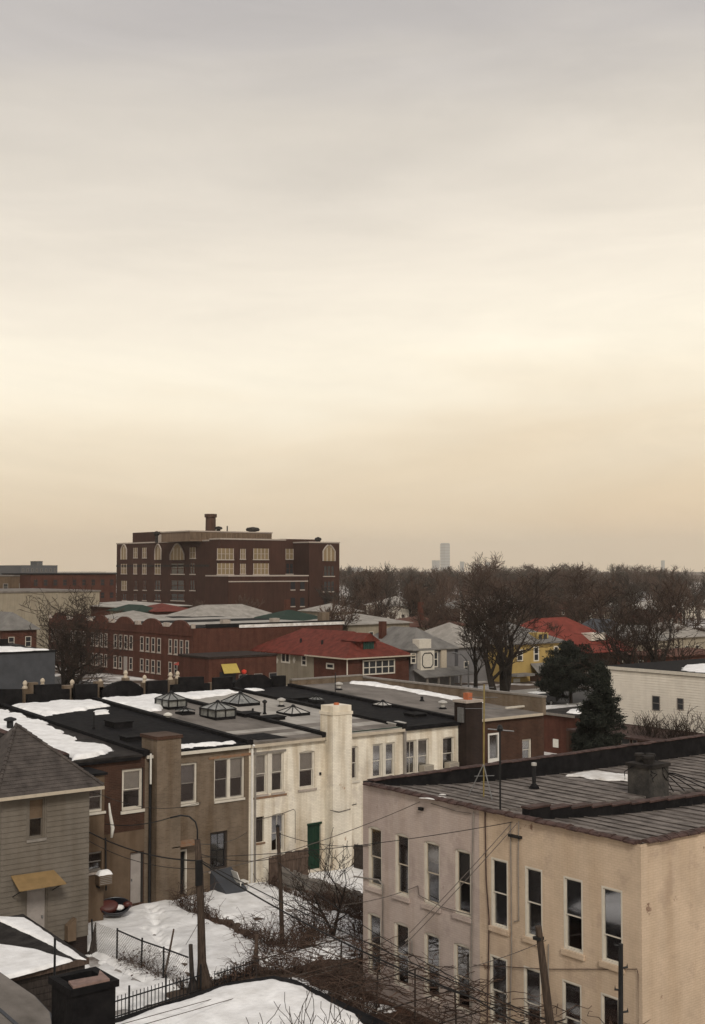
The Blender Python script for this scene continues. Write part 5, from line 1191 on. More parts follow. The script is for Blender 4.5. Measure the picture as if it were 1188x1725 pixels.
for k, (x, y) in enumerate(((0, 0), (.45, 0), (0, .45), (.45, .45))): MB().tube([(p[0] + x, p[1] + y, p[2] - .05), (p[0] + x * .9 + .02, p[1] + y * .9, p[2] + .4)], .025, 6).build('leg', 'pipe_white', t)
MB().box(p[0] - .02, p[0] + .48, p[1] - .02, p[1] + .48, p[2] + .402, p[2] + .44).build('seat', 'pipe_white', t)
MB().prism([(p[0] - .02, p[1] - .02, p[2] + .44), (p[0] + .02, p[1] - .02, p[2] + .44), (p[0] - .18, p[1] - .02, p[2] + .95), (p[0] - .22, p[1] - .02, p[2] + .95)], (0, .5, 0)).build('backrest', 'pipe_white', t)

# ================================================================== ACROSS THE STREET
def zrow(y, D): return EYE - (y - 960) * D / F_PX
def hip(x0, x1, y0, y1, z, rh, ov=.45, axis='X', gable=False):
    """a hipped (or gabled) roof as one closed shape"""
    x0, x1, y0, y1 = x0 - ov, x1 + ov, y0 - ov, y1 + ov; w, l = x1 - x0, y1 - y0
    mb = MB(); xm, ym = (x0 + x1) / 2, (y0 + y1) / 2
    if axis == 'X': s = 0.02 if gable else min(l / 2, w / 2 - .05); a, b = (x0 + s, ym), (x1 - s, ym)
    else: s = 0.02 if gable else min(w / 2, l / 2 - .05); a, b = (xm, y0 + s), (xm, y1 - s)
    v = [(x0, y0, z), (x1, y0, z), (x1, y1, z), (x0, y1, z), (a[0], a[1], z + rh), (b[0], b[1], z + rh), (x0, y0, z - .12), (x1, y0, z - .12), (x1, y1, z - .12), (x0, y1, z - .12)]
    f = [(0, 1, 5, 4), (1, 2, 5), (2, 3, 4, 5), (3, 0, 4)] if axis == 'X' else [(0, 1, 4), (1, 2, 5, 4), (2, 3, 5), (3, 0, 4, 5)]
    return mb.add(v, f + [(9, 8, 7, 6), (6, 7, 1, 0), (7, 8, 2, 1), (8, 9, 3, 2), (9, 6, 0, 3)])
def house(label, x0, x1, y0, y1, eave, rh, wallm, roofm, axis='X', gable=False, name='detached_house', wins=True, chimney=None, group='houses across the street', ov=.45, far=False, trim='trim', floors=None):
    t = thing(name, label, 'house', ((x0 + x1) / 2, (y0 + y1) / 2, 0), group)
    MB().box(x0, x1, y0, y1, -.1, eave - .13).build('wall', wallm, t)
    ro = hip(x0, x1, y0, y1, eave, rh, ov, axis, gable).build('roof', roofm, t)
    if gable:
        if axis == 'X':
            for xx in (x0, x1): MB().prism([(xx, y0, eave - .125), (xx, y1, eave - .125), (xx, (y0 + y1) / 2, eave + rh - .25)], (.1 if xx == x0 else -.1, 0, 0)).build('gable', wallm, t)
        else:
            for yy in (y0, y1): MB().prism([(x0, yy, eave - .125), (x1, yy, eave - .125), ((x0 + x1) / 2, yy, eave + rh - .25)], (0, .1 if yy == y0 else -.1, 0)).build('gable', wallm, t)
    if chimney:
        cx, cy, ch = chimney; MB().box(cx - .4, cx + .4, cy - .35, cy + .35, eave, eave + ch).build('chimney', 'red_brick', ro)
    if wins:
        fl = floors or ([1.0, 3.9] if eave > 5 else [1.3])
        for W, u0, u1 in ((Wall('-Y', y0), x0, x1), (Wall('-X', x0), y0, y1)):
            n = max(2, int((u1 - u0) / 2.6))
            for zb in fl:
                for k in range(n):
                    c = u0 + (u1 - u0) * (k + .5) / n
                    if rng.random() < .15: continue
                    far_window(t, W, c - .45, c + .45, zb, zb + 1.5, trim)
    return t
# red-roofed bungalow
bt = thing('bungalow', 'brick bungalow under a broad dark red hipped roof with dormer', 'house', (98, 130, 0), 'houses across the street')
bx0, bx1, by0, by1, be = 92.9, 102.8, 119.5, 140.5, 4.2
MB().box(bx0, bx1, by0, by1, 0, be - .13).build('wall', 'red_brick', bt)
MB().box(bx0 - .06, bx0 - .003, 126.4, 140.4, 0, be - .14).build('stucco_wall', 'cream', bt)
bro = hip(bx0, bx1, by0, by1, be, 2.95, .6, 'Y').build('roof', 'shingle_red', bt)
W1, W2 = Wall('-Y', by0), Wall('-X', bx0 - .06); W3 = Wall('-X', bx0)
def pr2(W, x0, y0, x1, y1):
    a, b = W.px(x0, (y0 + y1) / 2)[0], W.px(x1, (y0 + y1) / 2)[0]; xm = (x0 + x1) / 2
    return (min(a, b), max(a, b), W.px(xm, y1)[1], W.px(xm, y0)[1])
far_window(bt, W1, *pr2(W1, 611, 1111, 665, 1136), bars=(5, 2), fw=.16, proud=.08)
far_window(bt, W2, *pr2(W2, 474, 1098, 489, 1117), bars=(2, 1), fw=.22, proud=.06); far_window(bt, W2, *pr2(W2, 508, 1103, 517, 1122), fw=.2, proud=.06)
far_window(bt, W3, *pr2(W3, 550, 1117, 563, 1127), fw=.18, bars=(1, 1), proud=.06); far_window(bt, W2, *pr2(W2, 438, 1096, 449, 1112), fw=.2, proud=.06)
for x in (467, 496): 
    u, z = W2.px(x, 1112); MB().prism([W2.p(u, z - .45, .002), W2.p(u + .3, z, .002), W2.p(u, z + .45, .002), W2.p(u - .3, z, .002)], (-.05, 0, 0)).build('ornament', 'trim', bt)
MB().box(bx0 - .66, bx1 + .6, by0 - .7, by0 - .602, be - .1, be + .06).build('gutter', 'trim_cream', bt); MB().box(bx0 - .7, bx0 - .602, by0 - .6, by0 + 8, be - .1, be + .06).build('gutter', 'trim_cream', bt)
MB().tube([(bx0 - .1, by0 - .1, 0), (bx0 - .1, by0 - .1, be - .1)], .08, 6).build('downpipe', 'trim', bt)
dz = be + .75                                     # dormer on the front slope
dx = W1.px(631, 1090)[0]
mb = MB(); mb.box(dx - 1.15, dx + 1.15, by0 + 1.2, by0 + 4.2, dz - .5, dz + 1.2); dm = mb.build('dormer', 'shingle_red', bt)
mb = MB(); mb.prism([(dx - 1.6, by0 + .8, dz + 1.15), (dx + 1.6, by0 + .8, dz + 1.15), (dx, by0 + .8, dz + 2.15)], (0, 4.2, 0)); mb.build('dormer_roof', 'shingle_red', dm)
MB().box(dx - .85, dx + .85, by0 + 1.14, by0 + 1.19, dz + .0, dz + 1.05).build('dormer_window', plain('green_louvre', (.02, .06, .05), .5, .3, 2, 0), dm)
for k in range(6): MB().box(dx - .85 + k * .29, dx - .80 + k * .29, by0 + 1.08, by0 + 1.138, dz, dz + 1.05).build('slat', 'shingle_green', dm)
for x, y in ((507, 1080), (567, 1095), (543, 1083)):
    pp = on_x(x, y, 94.8); MB().tube([pp - ZZ * .4, pp + ZZ * .35], .14, 6).build('roof_vent', 'iron', bro)
pp = at_d(545, 1052, 176); MB().box(pp[0] - .6, pp[0] + .6, pp[1] - .6, pp[1] + .6, 3, 9.0).build('chimney', 'tan_brick', bt)
# low brick annex with a yellow awning to the left of the bungalow
WS = Wall('-Y', 126.0); sx0, sx1 = WS.px(352, 1120)[0], WS.px(466, 1120)[0]; szt = WS.px(420, 1107)[1]
t = thing('corner_shop', 'low dark brick shop with a yellow awning before the brick terrace', 'shop', ((sx0 + sx1) / 2, 129, 0), 'houses across the street')
MB().box(sx0, sx1, 126, 133, 0, szt).build('wall', 'red_brick', t); MB().box(sx0 - .1, sx1 + .1, 125.9, 133.1, szt + .003, szt + .25).build('cornice', 'dark_brick', t)
u0, u1 = WS.px(370, 1125)[0], WS.px(397, 1125)[0]; za, zb = WS.px(383, 1119)[1], WS.px(383, 1133)[1]
MB().prism([WS.p(u0 + .2, za, .02), WS.p(u1 + .1, za, .02), WS.p(u1 - .1, zb, 1.2), WS.p(u0 - .1, zb, 1.2)], (0, 0, .05)).build('awning', 'awning_yellow', t)
MB().wbox(WS, u0, u1, .3, zb + .1, .003, .05).build('shop_window', 'glass_far', t)
for k in range(3):
    u = sx0 + 4.2 + k * 2.2; far_window(t, WS, u, u + 1.2, 1.0, 2.4, 'trim_grey')
pp = WS.p(*WS.px(409, 1132), .3); MB().lathe(pp, [(.2, -.2), (.32, .0), (.3, .2), (.1, .32)], 8).build('red_light', 'red_lamp', t)
# brick terrace with arched parapets, running away up the side street
FX = 83.4; WT = Wall('-X', FX)
ys = [140.0] + [WT.px(x, 1050)[0] for x in (279, 231, 187, 150)] 
ys.append(ys[-1] + (ys[-1] - ys[-2])); ys.append(ys[-1] + (ys[-1] - ys[-2]))
ends = ['nearest the street corner, with long blank side wall', 'second from the street corner', 'third from the street corner', 'fourth from the corner, behind the bare tree', 'fifth from the corner, behind the bare tree', 'last in view behind the bare tree']
for i in range(len(ys) - 1):
    a, b = ys[i], ys[i + 1]; w = b - a; zt = 7.35
    t = thing('terraced_house', 'red brick terraced house with arched parapet, ' + ends[i], 'house', (95, (a + b) / 2, 0), 'brick terrace on the side street')
    MB().box(FX, 108, a + .002, b - .002, 0, zt).build('wall', 'red_brick' if i < 2 else 'far_brick', t)
    c = (a + b) / 2; n = 12
    poly = [WT.p(c - w * .32, zt + .003), WT.p(c - w * .32, zt + .2)] + [WT.p(c - w * .3 + w * .6 * k / n, zt + .25 + .75 * math.sin(math.pi * k / n) ** .7) for k in range(n + 1)] + [WT.p(c + w * .32, zt + .2), WT.p(c + w * .32, zt + .003)]
    MB().prism(poly, (.35, 0, 0)).build('parapet', 'red_brick', t)
    MB().box(FX - .12, FX - .002, a + .01, b - .01, 6.3, 6.5).build('cornice', 'red_brick', t)
    for u in (a + .15, b - .45): MB().box(FX - .1, FX + .4, u, u + .3, zt + .003, zt + .55).build('pier', 'stone', t)
    MB().box(FX + .4, 107.9, a + .05, b - .05, zt + .003, zt + .08).build('roof', 'roof_pale' if i % 2 else 'tar', t)
    for k in range(4):
        u = a + w * (.15 + .2 * k); far_window(t, WT, u, u + w * .12, 3.75, 5.75, 'stone', fw=.13, sill=True, proud=.06)
    for k in range(4):
        u = a + w * (.15 + .2 * k)
        if k == 1 and i % 2 == 0: MB().wbox(WT, u, u + w * .13, .4, 2.7, .002, .05).build('door', 'door_grey', t)
        else: far_window(t, WT, u, u + w * .12, .9, 2.7, 'stone', fw=.13, sill=True, proud=.06)
    if i == 0:
        MB().prism([WT.p(a + .6, 2.9, .02), WT.p(a + 3.2, 2.9, .02), WT.p(a + 3.2, 2.5, 1.1), WT.p(a + .6, 2.5, 1.1)], (0, 0, .06)).build('awning', 'awning_red', t)
        MB().box(FX + 2, 108, a - .1, a + .3, zt + .004, zt + .5).build('side_parapet', 'tar', t); MB().box(FX + 7, 108.2, a - .16, a - .101, zt - .1, zt + .3).build('coping', 'snow_dirty', t)
        for xx in (88.5, 96.5): MB().box(xx, xx + 1.1, a + .8, a + 1.7, zt + .1, zt + 1.0).build('chimney', 'stone', t)
# house with the white octagon panel
Wo = Wall('-Y', 119.0); ox0, ox1 = Wo.px(697, 1110)[0], Wo.px(766, 1110)[0]
oe = Wo.px(730, 1093)[1]
ot = house('white and grey house with an octagon-moulded bay under a grey hipped roof', ox0, ox1, 119.0, 131.0, oe, 2.6, 'siding_grey', 'shingle_grey', 'Y', wins=False, chimney=(ox0 + 1.5, 127, 3.3))
u = pr2(Wo, 703, 1094, 726, 1128); MB().wbox(Wo, u[0], u[1], u[2], oe - .15, .003, .7).build('bay', 'trim', ot)
cu, cz = (u[0] + u[1]) / 2, (u[2] + oe - .15) / 2; rw, rh_ = (u[1] - u[0]) * .38, (oe - .15 - u[2]) * .38
oc = [(-1, -.6), (-.6, -1), (.6, -1), (1, -.6), (1, .6), (.6, 1), (-.6, 1), (-1, .6)]
for k in range(8):
    a, b = oc[k], oc[(k + 1) % 8]; MB().tube([Wo.p(cu + a[0] * rw, cz + a[1] * rh_, .72), Wo.p(cu + b[0] * rw, cz + b[1] * rh_, .72)], .07, 4).build('moulding', 'iron', ot)
MB().wbox(Wo, u[0] + .1, u[1] - .2, oe + .14, oe + 1.3, -1.0, .3).build('dormer', 'trim', ot)
far_window(ot, Wo, *pr2(Wo, 729, 1097, 738, 1124), fw=.15); far_window(ot, Wo, *pr2(Wo, 692, 1100, 701, 1118), fw=.15)
MB().wbox(Wo, *pr2(Wo, 741, 1094, 750, 1130), .003, .3).build('pilaster', 'trim_cream', ot)
MB().prism([Wo.p(ox0 - .6, 1.5, 2.8), Wo.p(ox1 + 1.5, 1.5, 2.8), Wo.p(ox1 + .6, 2.35, .05), Wo.p(ox0 - .3, 2.35, .05)], (0, 0, .12)).build('porch_roof', 'shingle_grey', ot)
for k in range(4): MB().box(ox0 + k * 1.9, ox0 + .2 + k * 1.9, 116.4, 116.6, 0, 1.55).build('porch_post', 'trim_grey', ot)
# grey house behind the big tree
W7 = Wall('-Y', 121.0); gx0, gx1 = W7.px(772, 1110)[0], W7.px(852, 1110)[0]; ge = W7.px(800, 1088)[1]
house('grey sided house with pale hipped roof behind the large bare tree', gx0, gx1, 121, 134, ge, 2.9, 'siding_grey', 'shingle_pale', 'X')
# yellow house
Wy = Wall('-Y', 117.0); yx0, yx1 = Wy.px(858, 1110)[0], Wy.px(951, 1110)[0]; ye = Wy.px(905, 1083)[1]
yt = house('yellow clapboard house with grey hipped roof behind the round evergreen', yx0, yx1, 117, 128, ye, 2.6, 'siding_yellow', 'shingle_grey', 'X', wins=False)
far_window(yt, Wy, *pr2(Wy, 899, 1089, 908, 1114), fw=.16); far_window(yt, Wy, *pr2(Wy, 933, 1088, 941, 1108), fw=.16); far_window(yt, Wy, *pr2(Wy, 871, 1094, 881, 1114), fw=.16)
dzx = Wy.px(920, 1073); MB().wbox(Wy, dzx[0] - 1.1, dzx[0] + 1.1, dzx[1] - .7, dzx[1] + .55, -2.2, -.6).build('dormer', 'siding_yellow', yt)
for k in (-.5, .5): MB().wbox(Wy, dzx[0] + k - .3, dzx[0] + k + .3, dzx[1] - .45, dzx[1] + .35, -.598, -.54).build('dormer_pane', 'glass_far', yt)
MB().wbox(Wy, *pr2(Wy, 893, 1135, 918, 1170), .003, 1.6).build('bay', 'brown_brick', yt); q = pr2(Wy, 889, 1118, 921, 1133)
MB().prism([Wy.p(q[0], q[2], 2.0), Wy.p(q[1], q[2], 2.0), Wy.p(q[1] - .5, q[3], .02), Wy.p(q[0] + .5, q[3], .02)], (0, 0, .1)).build('porch_roof', 'shingle_grey', yt)
q = pr2(Wy, 855, 1134, 885, 1138); MB().wbox(Wy, q[0], q[1], q[2], q[3], .003, 1.8).build('porch_slab', 'shingle_grey', yt)
MB().wbox(Wy, *pr2(Wy, 865, 1143, 876, 1172), .003, .06).build('door', 'door_white', yt)
# bright red roof and its neighbours to the right
def px_house(label, x0, x1, Y, ye_, yr_, depth, wallm, roofm, **k):
    W = Wall('-Y', Y); a, b = W.px(x0, ye_)[0], W.px(x1, ye_)[0]; ez = W.px((x0 + x1) / 2, ye_)[1]
    D = ((a + b) / 2) * FH[0] + (Y + depth / 2) * FH[1]; rz_ = zrow(yr_, D)
    return house(label, a, b, Y, Y + depth, max(ez, 2.6), max(rz_ - ez, .6), wallm, roofm, **k)
rt = px_house('brown house with bright red hipped roof and red porch roof', 905, 1040, 125, 1085, 1040, 11, 'brown_brick', 'shingle_brightred', axis='X')
W8 = Wall('-Y', 125.0); q = pr2(W8, 915, 1086, 1062, 1092)
MB().prism([W8.p(q[0], q[2] - .5, 3.0), W8.p(q[1], q[2] - .5, 3.0), W8.p(q[1], q[3], .02), W8.p(q[0], q[3], .02)], (0, 0, .12)).build('porch_roof', 'shingle_brightred', rt)
q = W8.px(1007, 1072); MB().wbox(W8, q[0] - 1.6, q[0] + 1.6, q[1] - .6, q[1] + .5, -2.4, .2).build('dormer', 'trim', rt)
px_house('house with dark slate roof just right of the red roof', 1035, 1090, 127, 1082, 1042, 12, 'siding_white', 'slate_grey', axis='Y')
px_house('cream house glimpsed between the twin bare trees', 1092, 1125, 120, 1078, 1052, 10, 'cream', 'shingle_grey', axis='Y')
px_house('pale stucco house behind the right bare tree', 1130, 1200, 124, 1072, 1046, 10, 'cream', 'shingle_pale', axis='X')
px_house('low brick house at the right edge above the snowy flat roof', 1120, 1230, 104, 1102, 1094, 8, 'red_brick', 'shingle_brown', axis='X')
# roofs beyond the first rank
px_house('house with pale hipped roof behind the terrace arches', 200, 320, 168, 1050, 1028, 14, 'far_brick', 'shingle_pale', axis='X', group='houses beyond')
px_house('long house with weathered pale grey roof and two chimneys', 318, 490, 172, 1046, 1018, 12, 'far_brick', 'shingle_pale', axis='X', chimney=(125, 178, 3.2), group='houses beyond')
px_house('house with dark green hipped roof behind the bungalow', 468, 575, 163, 1050, 1027, 12, 'far_brick', 'shingle_green', axis='X', group='houses beyond')
px_house('house with wide pale roof right behind the bungalow chimney', 585, 690, 150, 1050, 1033, 12, 'cream', 'shingle_pale', axis='X', chimney=(136, 155, 3.0), group='houses beyond')
px_house('house with pale roof and brown hip behind the octagon house', 690, 790, 152, 1054, 1038, 12, 'cream', 'shingle_brown', axis='X', group='houses beyond')
px_house('flat white-roofed block before the school', 195, 320, 205, 1021, 1012, 20, 'far_brick', 'roof_pale', axis='X', group='houses beyond', wins=False)
px_house('house with dull red roof before the school', 262, 330, 190, 1029, 1016, 10, 'far_brick', 'shingle_red', axis='X', group='houses beyond', wins=False)
px_house('house with green and white roof at the school corner', 230, 272, 192, 1030, 1018, 10, 'cream', 'shingle_green', axis='Y', group='houses beyond', wins=False)
px_house('grey-roofed brick house at the left edge behind the bare tree', 5, 62, 170, 1060, 1030, 12, 'red_brick', 'shingle_grey', axis='Y', group='houses beyond')
px_house('low dark roofed house at the left edge before the slate wall', -30, 34, 150, 1088, 1078, 10, 'brown_brick', 'tar_dull', axis='X', group='houses beyond')
# slate-walled flat building at the left edge
Ws = Wall('-Y', 112.0); s1 = Ws.px(93, 1100)[0]; s0 = Ws.px(-60, 1100)[0]; szz = Ws.px(60, 1099)[1]
t = thing('flat_roofed_building', 'slate grey flat-roofed building with snow on top at the left edge', 'building', ((s0 + s1) / 2, 118, 0))
MB().box(s0, s1, 112, 124, 0, szz).build('wall', 'slate_grey', t); MB().box(s0 - .1, s1 + .15, 111.9, 124.1, szz + .003, szz + .14).build('roof', 'tar', t)
MB().box(s1 - 5, s1 + .1, 123.6, 124.0, szz + .143, szz + .7).build('parapet', 'tar', t); MB().box(s0 + 4, s0 + 6, 121, 122.5, szz + .143, szz + 1.2).build('stair_head', 'cream', t)
snow('snow', [(s0, 112.1), (s1 - .5, 112.2), (s1 - 2.5, 121.5), (s0, 122.5)], flat(szz + .143), .15, .3, .5, .4, 0, 'snow', 401, label='snow on the slate grey building roof at the left edge', kind='stuff')
# cream warehouse and dark terrace far left
def slab(name, label, x0, x1, Y, yt_, depth, wallm, roofm='roof_grey', cat='building', group=None, nb=0, rows=(), wcol='trim_grey', wz=1.6, base=0):
    W = Wall('-Y', Y); a, b = W.px(x0, yt_)[0], W.px(x1, yt_)[0]; z = W.px((x0 + x1) / 2, yt_)[1]
    t = thing(name, label, cat, ((a + b) / 2, Y + depth / 2, 0), group)
    MB().box(a, b, Y, Y + depth, base, z).build('wall', wallm, t); MB().box(a - .2, b + .2, Y - .2, Y + depth + .2, z + .01, z + .3).build('roof', roofm, t)
    for k in range(nb):
        for zz in rows:
            u = a + (b - a) * (k + .5) / nb; far_window(t, W, u - .6, u + .6, z + zz, z + zz + wz, wcol, fw=.15, proud=.08)
    return t
slab('warehouse', 'long cream warehouse wall behind the left bare tree', -60, 168, 215, 998, 30, 'cream', 'roof_grey', nb=0)
slab('brick_block', 'dark brick block left of the school', 52, 196, 262, 968, 16, 'far_brick', 'tar', nb=9, rows=(-2.6, -5.6), wcol='far_brick')
slab('brick_block', 'tan and grey block at the far left edge', -60, 50, 268, 971, 16, 'tan_stucco', 'roof_grey', nb=4, rows=(-3.2,))
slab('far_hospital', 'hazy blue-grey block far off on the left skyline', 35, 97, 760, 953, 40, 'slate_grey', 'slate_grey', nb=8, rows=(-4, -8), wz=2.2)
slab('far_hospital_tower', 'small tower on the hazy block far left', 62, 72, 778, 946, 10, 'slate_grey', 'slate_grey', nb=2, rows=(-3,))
# ------------------------------------------------------------------ the school
sc = thing('school', 'large dark red brick school with arched top windows and roof chimney', 'school', (178, 268, 0))
KX, KY = 158.0, 258.0; ZS = 22.0
Wl, Wf = Wall('-X', KX), Wall('-Y', KY)
yl = Wl.px(197, 911)[0]; xr = Wall('-Y', KY - 3).px(572, 918)[0]
MB().box(KX, KX + 16, KY, yl, 0, ZS).build('wing', 'school_brick', sc); x_in = Wf.px(462, 915)[0]; x_in2 = Wf.px(520, 915)[0]
MB().box(KX + 16.003, xr, KY + 4, KY + 20, 0, ZS - .4).build('wing', 'school_brick', sc)
MB().box(KX + .003, x_in, KY - 5, KY - .003, 0, ZS + .3).build('centre_block', 'school_brick', sc); MB().box(x_in2 - 2, xr, KY - 3, KY + 3.99, 0, ZS - .1).build('end_block', 'school_brick', sc)
for (a, b, c, d_, z) in ((KX - .15, KX + 16.1, KY, yl + .1, ZS), (KX - .1, x_in + .1, KY - 5.15, KY - .01, ZS + .3), (x_in2 - 2.1, xr + .1, KY - 3.15, KY + 4, ZS - .1)):
    MB().box(a, b, c, d_, z + .004, z + .35).build('coping', 'stone', sc)
mb = MB(); mb.box(KX - .12, KX - .002, KY, yl, ZS - 6.2, ZS - 5.7); mb.build('string_course', 'tar_dull', sc)
yb0, yb1 = Wl.px(262, 905)[0], Wl.px(218, 905)[0]
MB().box(KX + 1, KX + 12, yb0, yb1, ZS + .36, ZS + 3.0).build('roof_house', 'school_brick', sc); MB().box(KX + .8, KX + 12.2, yb0 - 6, yb0, ZS + .36, ZS + 2.2).build('roof_house', 'stone', sc)
WP = Wall('-Y', KY + 3); pa, pb = WP.px(320, 900)[0], WP.px(458, 900)[0]; pz = WP.px(390, 897)[1]
ph = MB().box(pa, pb, KY + 3, KY + 17, ZS, pz).build('penthouse', plain('penthouse_cladding', (.17, .12, .085), .9, .2, .5, .2, streak=.2), sc)
for k in range(16): u = pa + (pb - pa) * (k + .1) / 16; MB().box(u, u + (pb - pa) * .048, KY + 2.9, KY + 2.997, ZS + .5, pz - .3).build('panel', 'tan_stucco', ph)
MB().box(pa - .2, pb + .2, KY + 2.8, KY + 17.2, pz + .003, pz + .3).build('coping', 'stone', ph)
c = at_d(355, 897, 318); zt = at_d(355, 866, 318)[2]
MB().lathe((c[0], c[1], pz), [(1.35, 0), (1.3, zt - pz - .9), (1.6, zt - pz - .85), (1.6, zt - pz), (1.1, zt - pz)], 14).build('chimney', 'brown_brick', sc)
c2 = at_d(368, 897, 318); MB().lathe((c2[0], c2[1], pz), [(1.2, 0), (1.2, .6), (.5, .8), (.5, 1.0), (1.1, 1.2), (.9, 1.7), (.2, 1.9)], 12).build('ventilator', 'tar_dull', sc)
c3 = at_d(426, 897, 318); MB().lathe((c3[0], c3[1], pz), [(.7, 0), (.7, .5), (1.7, .7), (1.8, 1.1), (1.5, 1.5), (.3, 1.7)], 14).build('ventilator', 'tar_dull', sc)
for x, y in ((264, 903), (536, 913)):
    c3 = at_d(x, y, 318); MB().lathe((c3[0], c3[1], ZS), [(.4, 0), (.4, c3[2] - ZS), (.9, c3[2] - ZS + .6), (.8, c3[2] - ZS + 1.0), (.1, c3[2] - ZS + 1.3)], 10).build('ventilator', 'tar_dull', sc)
c3 = at_d(383, 896, 316); MB().tube([(c3[0], c3[1], pz), (c3[0], c3[1], pz + 1.9)], .16, 6).build('flag_post', 'tar_dull', sc)
pa2, pb2 = Wall('-Y', KY + 2).px(484, 913)[0], Wall('-Y', KY + 2).px(548, 913)[0]; MB().box(pa2, pb2, KY + 4.1, KY + 12, ZS - .4, ZS + 1.0).build('roof_house', 'school_brick', sc)
def arched(W, u0, u1, z0, z1, n, mat='trim_cream'):
    rise = (u1 - u0) * .38; k = 10
    pts = [W.p(u0, z0, .05), W.p(u0, z1 - rise, .05)] + [W.p(u0 + (u1 - u0) * i / k, z1 - rise + rise * math.sin(math.pi * i / k), .05) for i in range(1, k)] + [W.p(u1, z1 - rise, .05), W.p(u1, z0, .05)]
    w = MB().prism(pts, W.n * .05).build('window', plain('shade_' + str(rng.random()), (.23, .17, .10), .8, .1, 1, 0), sc)
    ar = [W.p(u0 + (u1 - u0) * (i / k), z1 - rise + (rise + .15) * math.sin(math.pi * i / k) + .0, .14) for i in range(k + 1)]
    MB().tube([W.p(u0, z0, .14)] + ar + [W.p(u1, z0, .14)], .2, 5).build('surround', 'stone', w)
    for i in range(1, n): MB().wbox(W, u0 + (u1 - u0) * i / n - .07, u0 + (u1 - u0) * i / n + .07, z0, z1 - rise * .4, .102, .16).build('mullion', 'trim', w)
def school_win(W, x0, x1, yc, h, n, lit=True):
    a, b = W.px(x0, yc)[0], W.px(x1, yc)[0]; a, b = min(a, b), max(a, b); z = W.px((x0 + x1) / 2, yc)[1]
    w = MB().wbox(W, a, b, z - h / 2, z + h / 2, .002, .06).build('window', 'blind_school' if lit else 'glass_far', sc)
    mb = MB()
    for i in range(n + 1): u = a + (b - a) * i / n; mb.wbox(W, u - .09, u + .09, z - h / 2, z + h / 2, .062, .16)
    mb.wbox(W, a, b, z - .06, z + .06, .062, .12); mb.build('mullions', 'stone' if lit else 'far_brick', w)
    MB().wbox(W, a - .2, b + .2, z - h / 2 - .25, z - h / 2 - .003, .002, .2).build('sill', 'stone', w)
M['blind_school'] = plain('tan_school_blinds', (.20, .15, .085), .8, .2, .4, 0)
Wc, We_ = Wall('-Y', KY - 5), Wall('-Y', KY - 3)
for xa, xb, n in ((205, 214, 2), (262, 272, 2)):
    q = Wl.px((xa + xb) / 2, 932); a, b = sorted((Wl.px(xa, 930)[0], Wl.px(xb, 930)[0])); arched(Wl, a, b, q[1] - 1.7, q[1] + 2.2, n)
a, b = sorted((Wl.px(288, 930)[0], Wl.px(311, 930)[0])); q = Wl.px(300, 932); arched(Wl, a, b, q[1] - 1.7, q[1] + 2.3, 4)
for xa, xb in ((226, 232), (241, 247), (321, 330)): school_win(Wl, xa, xb, 931, 2.6, 2)
for xa, xb, l in ((205, 214, 1), (226, 231, 1), (241, 247, 1), (262, 271, 1), (289, 311, 0), (321, 329, 0)): school_win(Wl, xa, xb, 958, 2.6, 2, l)
for xa, xb, l in ((206, 214, 1), (227, 232, 0), (242, 247, 0), (262, 271, 0), (289, 311, 0), (321, 329, 0)): school_win(Wl, xa, xb, 986, 2.4, 2, l)
for xa, xb in ((207, 214), (226, 231), (241, 247), (262, 271), (289, 311)): school_win(Wl, xa, xb, 1006, 1.6, 2, 0)
for y_, l in ((933, 1), (958, 1), (986, 0)):
    school_win(Wc, 366, 393, y_, 2.6, 4, l); school_win(Wc, 405, 413, y_, 2.4, 2, l); school_win(Wc, 427, 452, y_, 2.6, 4, l); school_win(Wall('-Y', KY + 4), 475, 500, y_, 2.6, 4, l and y_ < 940)
q = We_.px(553, 934); a, b = We_.px(544, 930)[0], We_.px(564, 930)[0]; arched(We_, a, b, q[1] - 1.7, q[1] + 2.3, 3)
for y_ in (962, 988, 1012): school_win(We_, 545, 563, y_, 2.5, 3, False)
# lower gymnasium block in front
Wg = Wall('-Y', 243.0); ga, gb = Wg.px(385, 972)[0], Wg.px(519, 972)[0]; gzz = Wg.px(450, 971)[1]
gy = MB().box(ga, gb, 243, KY - 5.01, 0, gzz).build('gymnasium', 'school_brick', sc)
MB().box(ga - .15, gb + .15, 242.85, KY - 5.02, gzz + .004, gzz + .3).build('coping', 'stone', gy); MB().box(ga, gb, 242.9, 242.998, gzz - 1.3, gzz - 1.05).build('string_course', 'stone', gy)
for xa in (490, 506):
    for y_ in (986, 1014): 
        a, b = Wg.px(xa, y_)[0], Wg.px(xa + 7, y_)[0]; z = Wg.px(xa, y_)[1]; w = MB().wbox(Wg, a, b, z - 1.0, z + 1.0, .002, .06).build('window', 'glass_far', gy); MB().wbox(Wg, a - .1, b + .1, z - 1.25, z - 1.003, .002, .12).build('sill', 'stone', w)

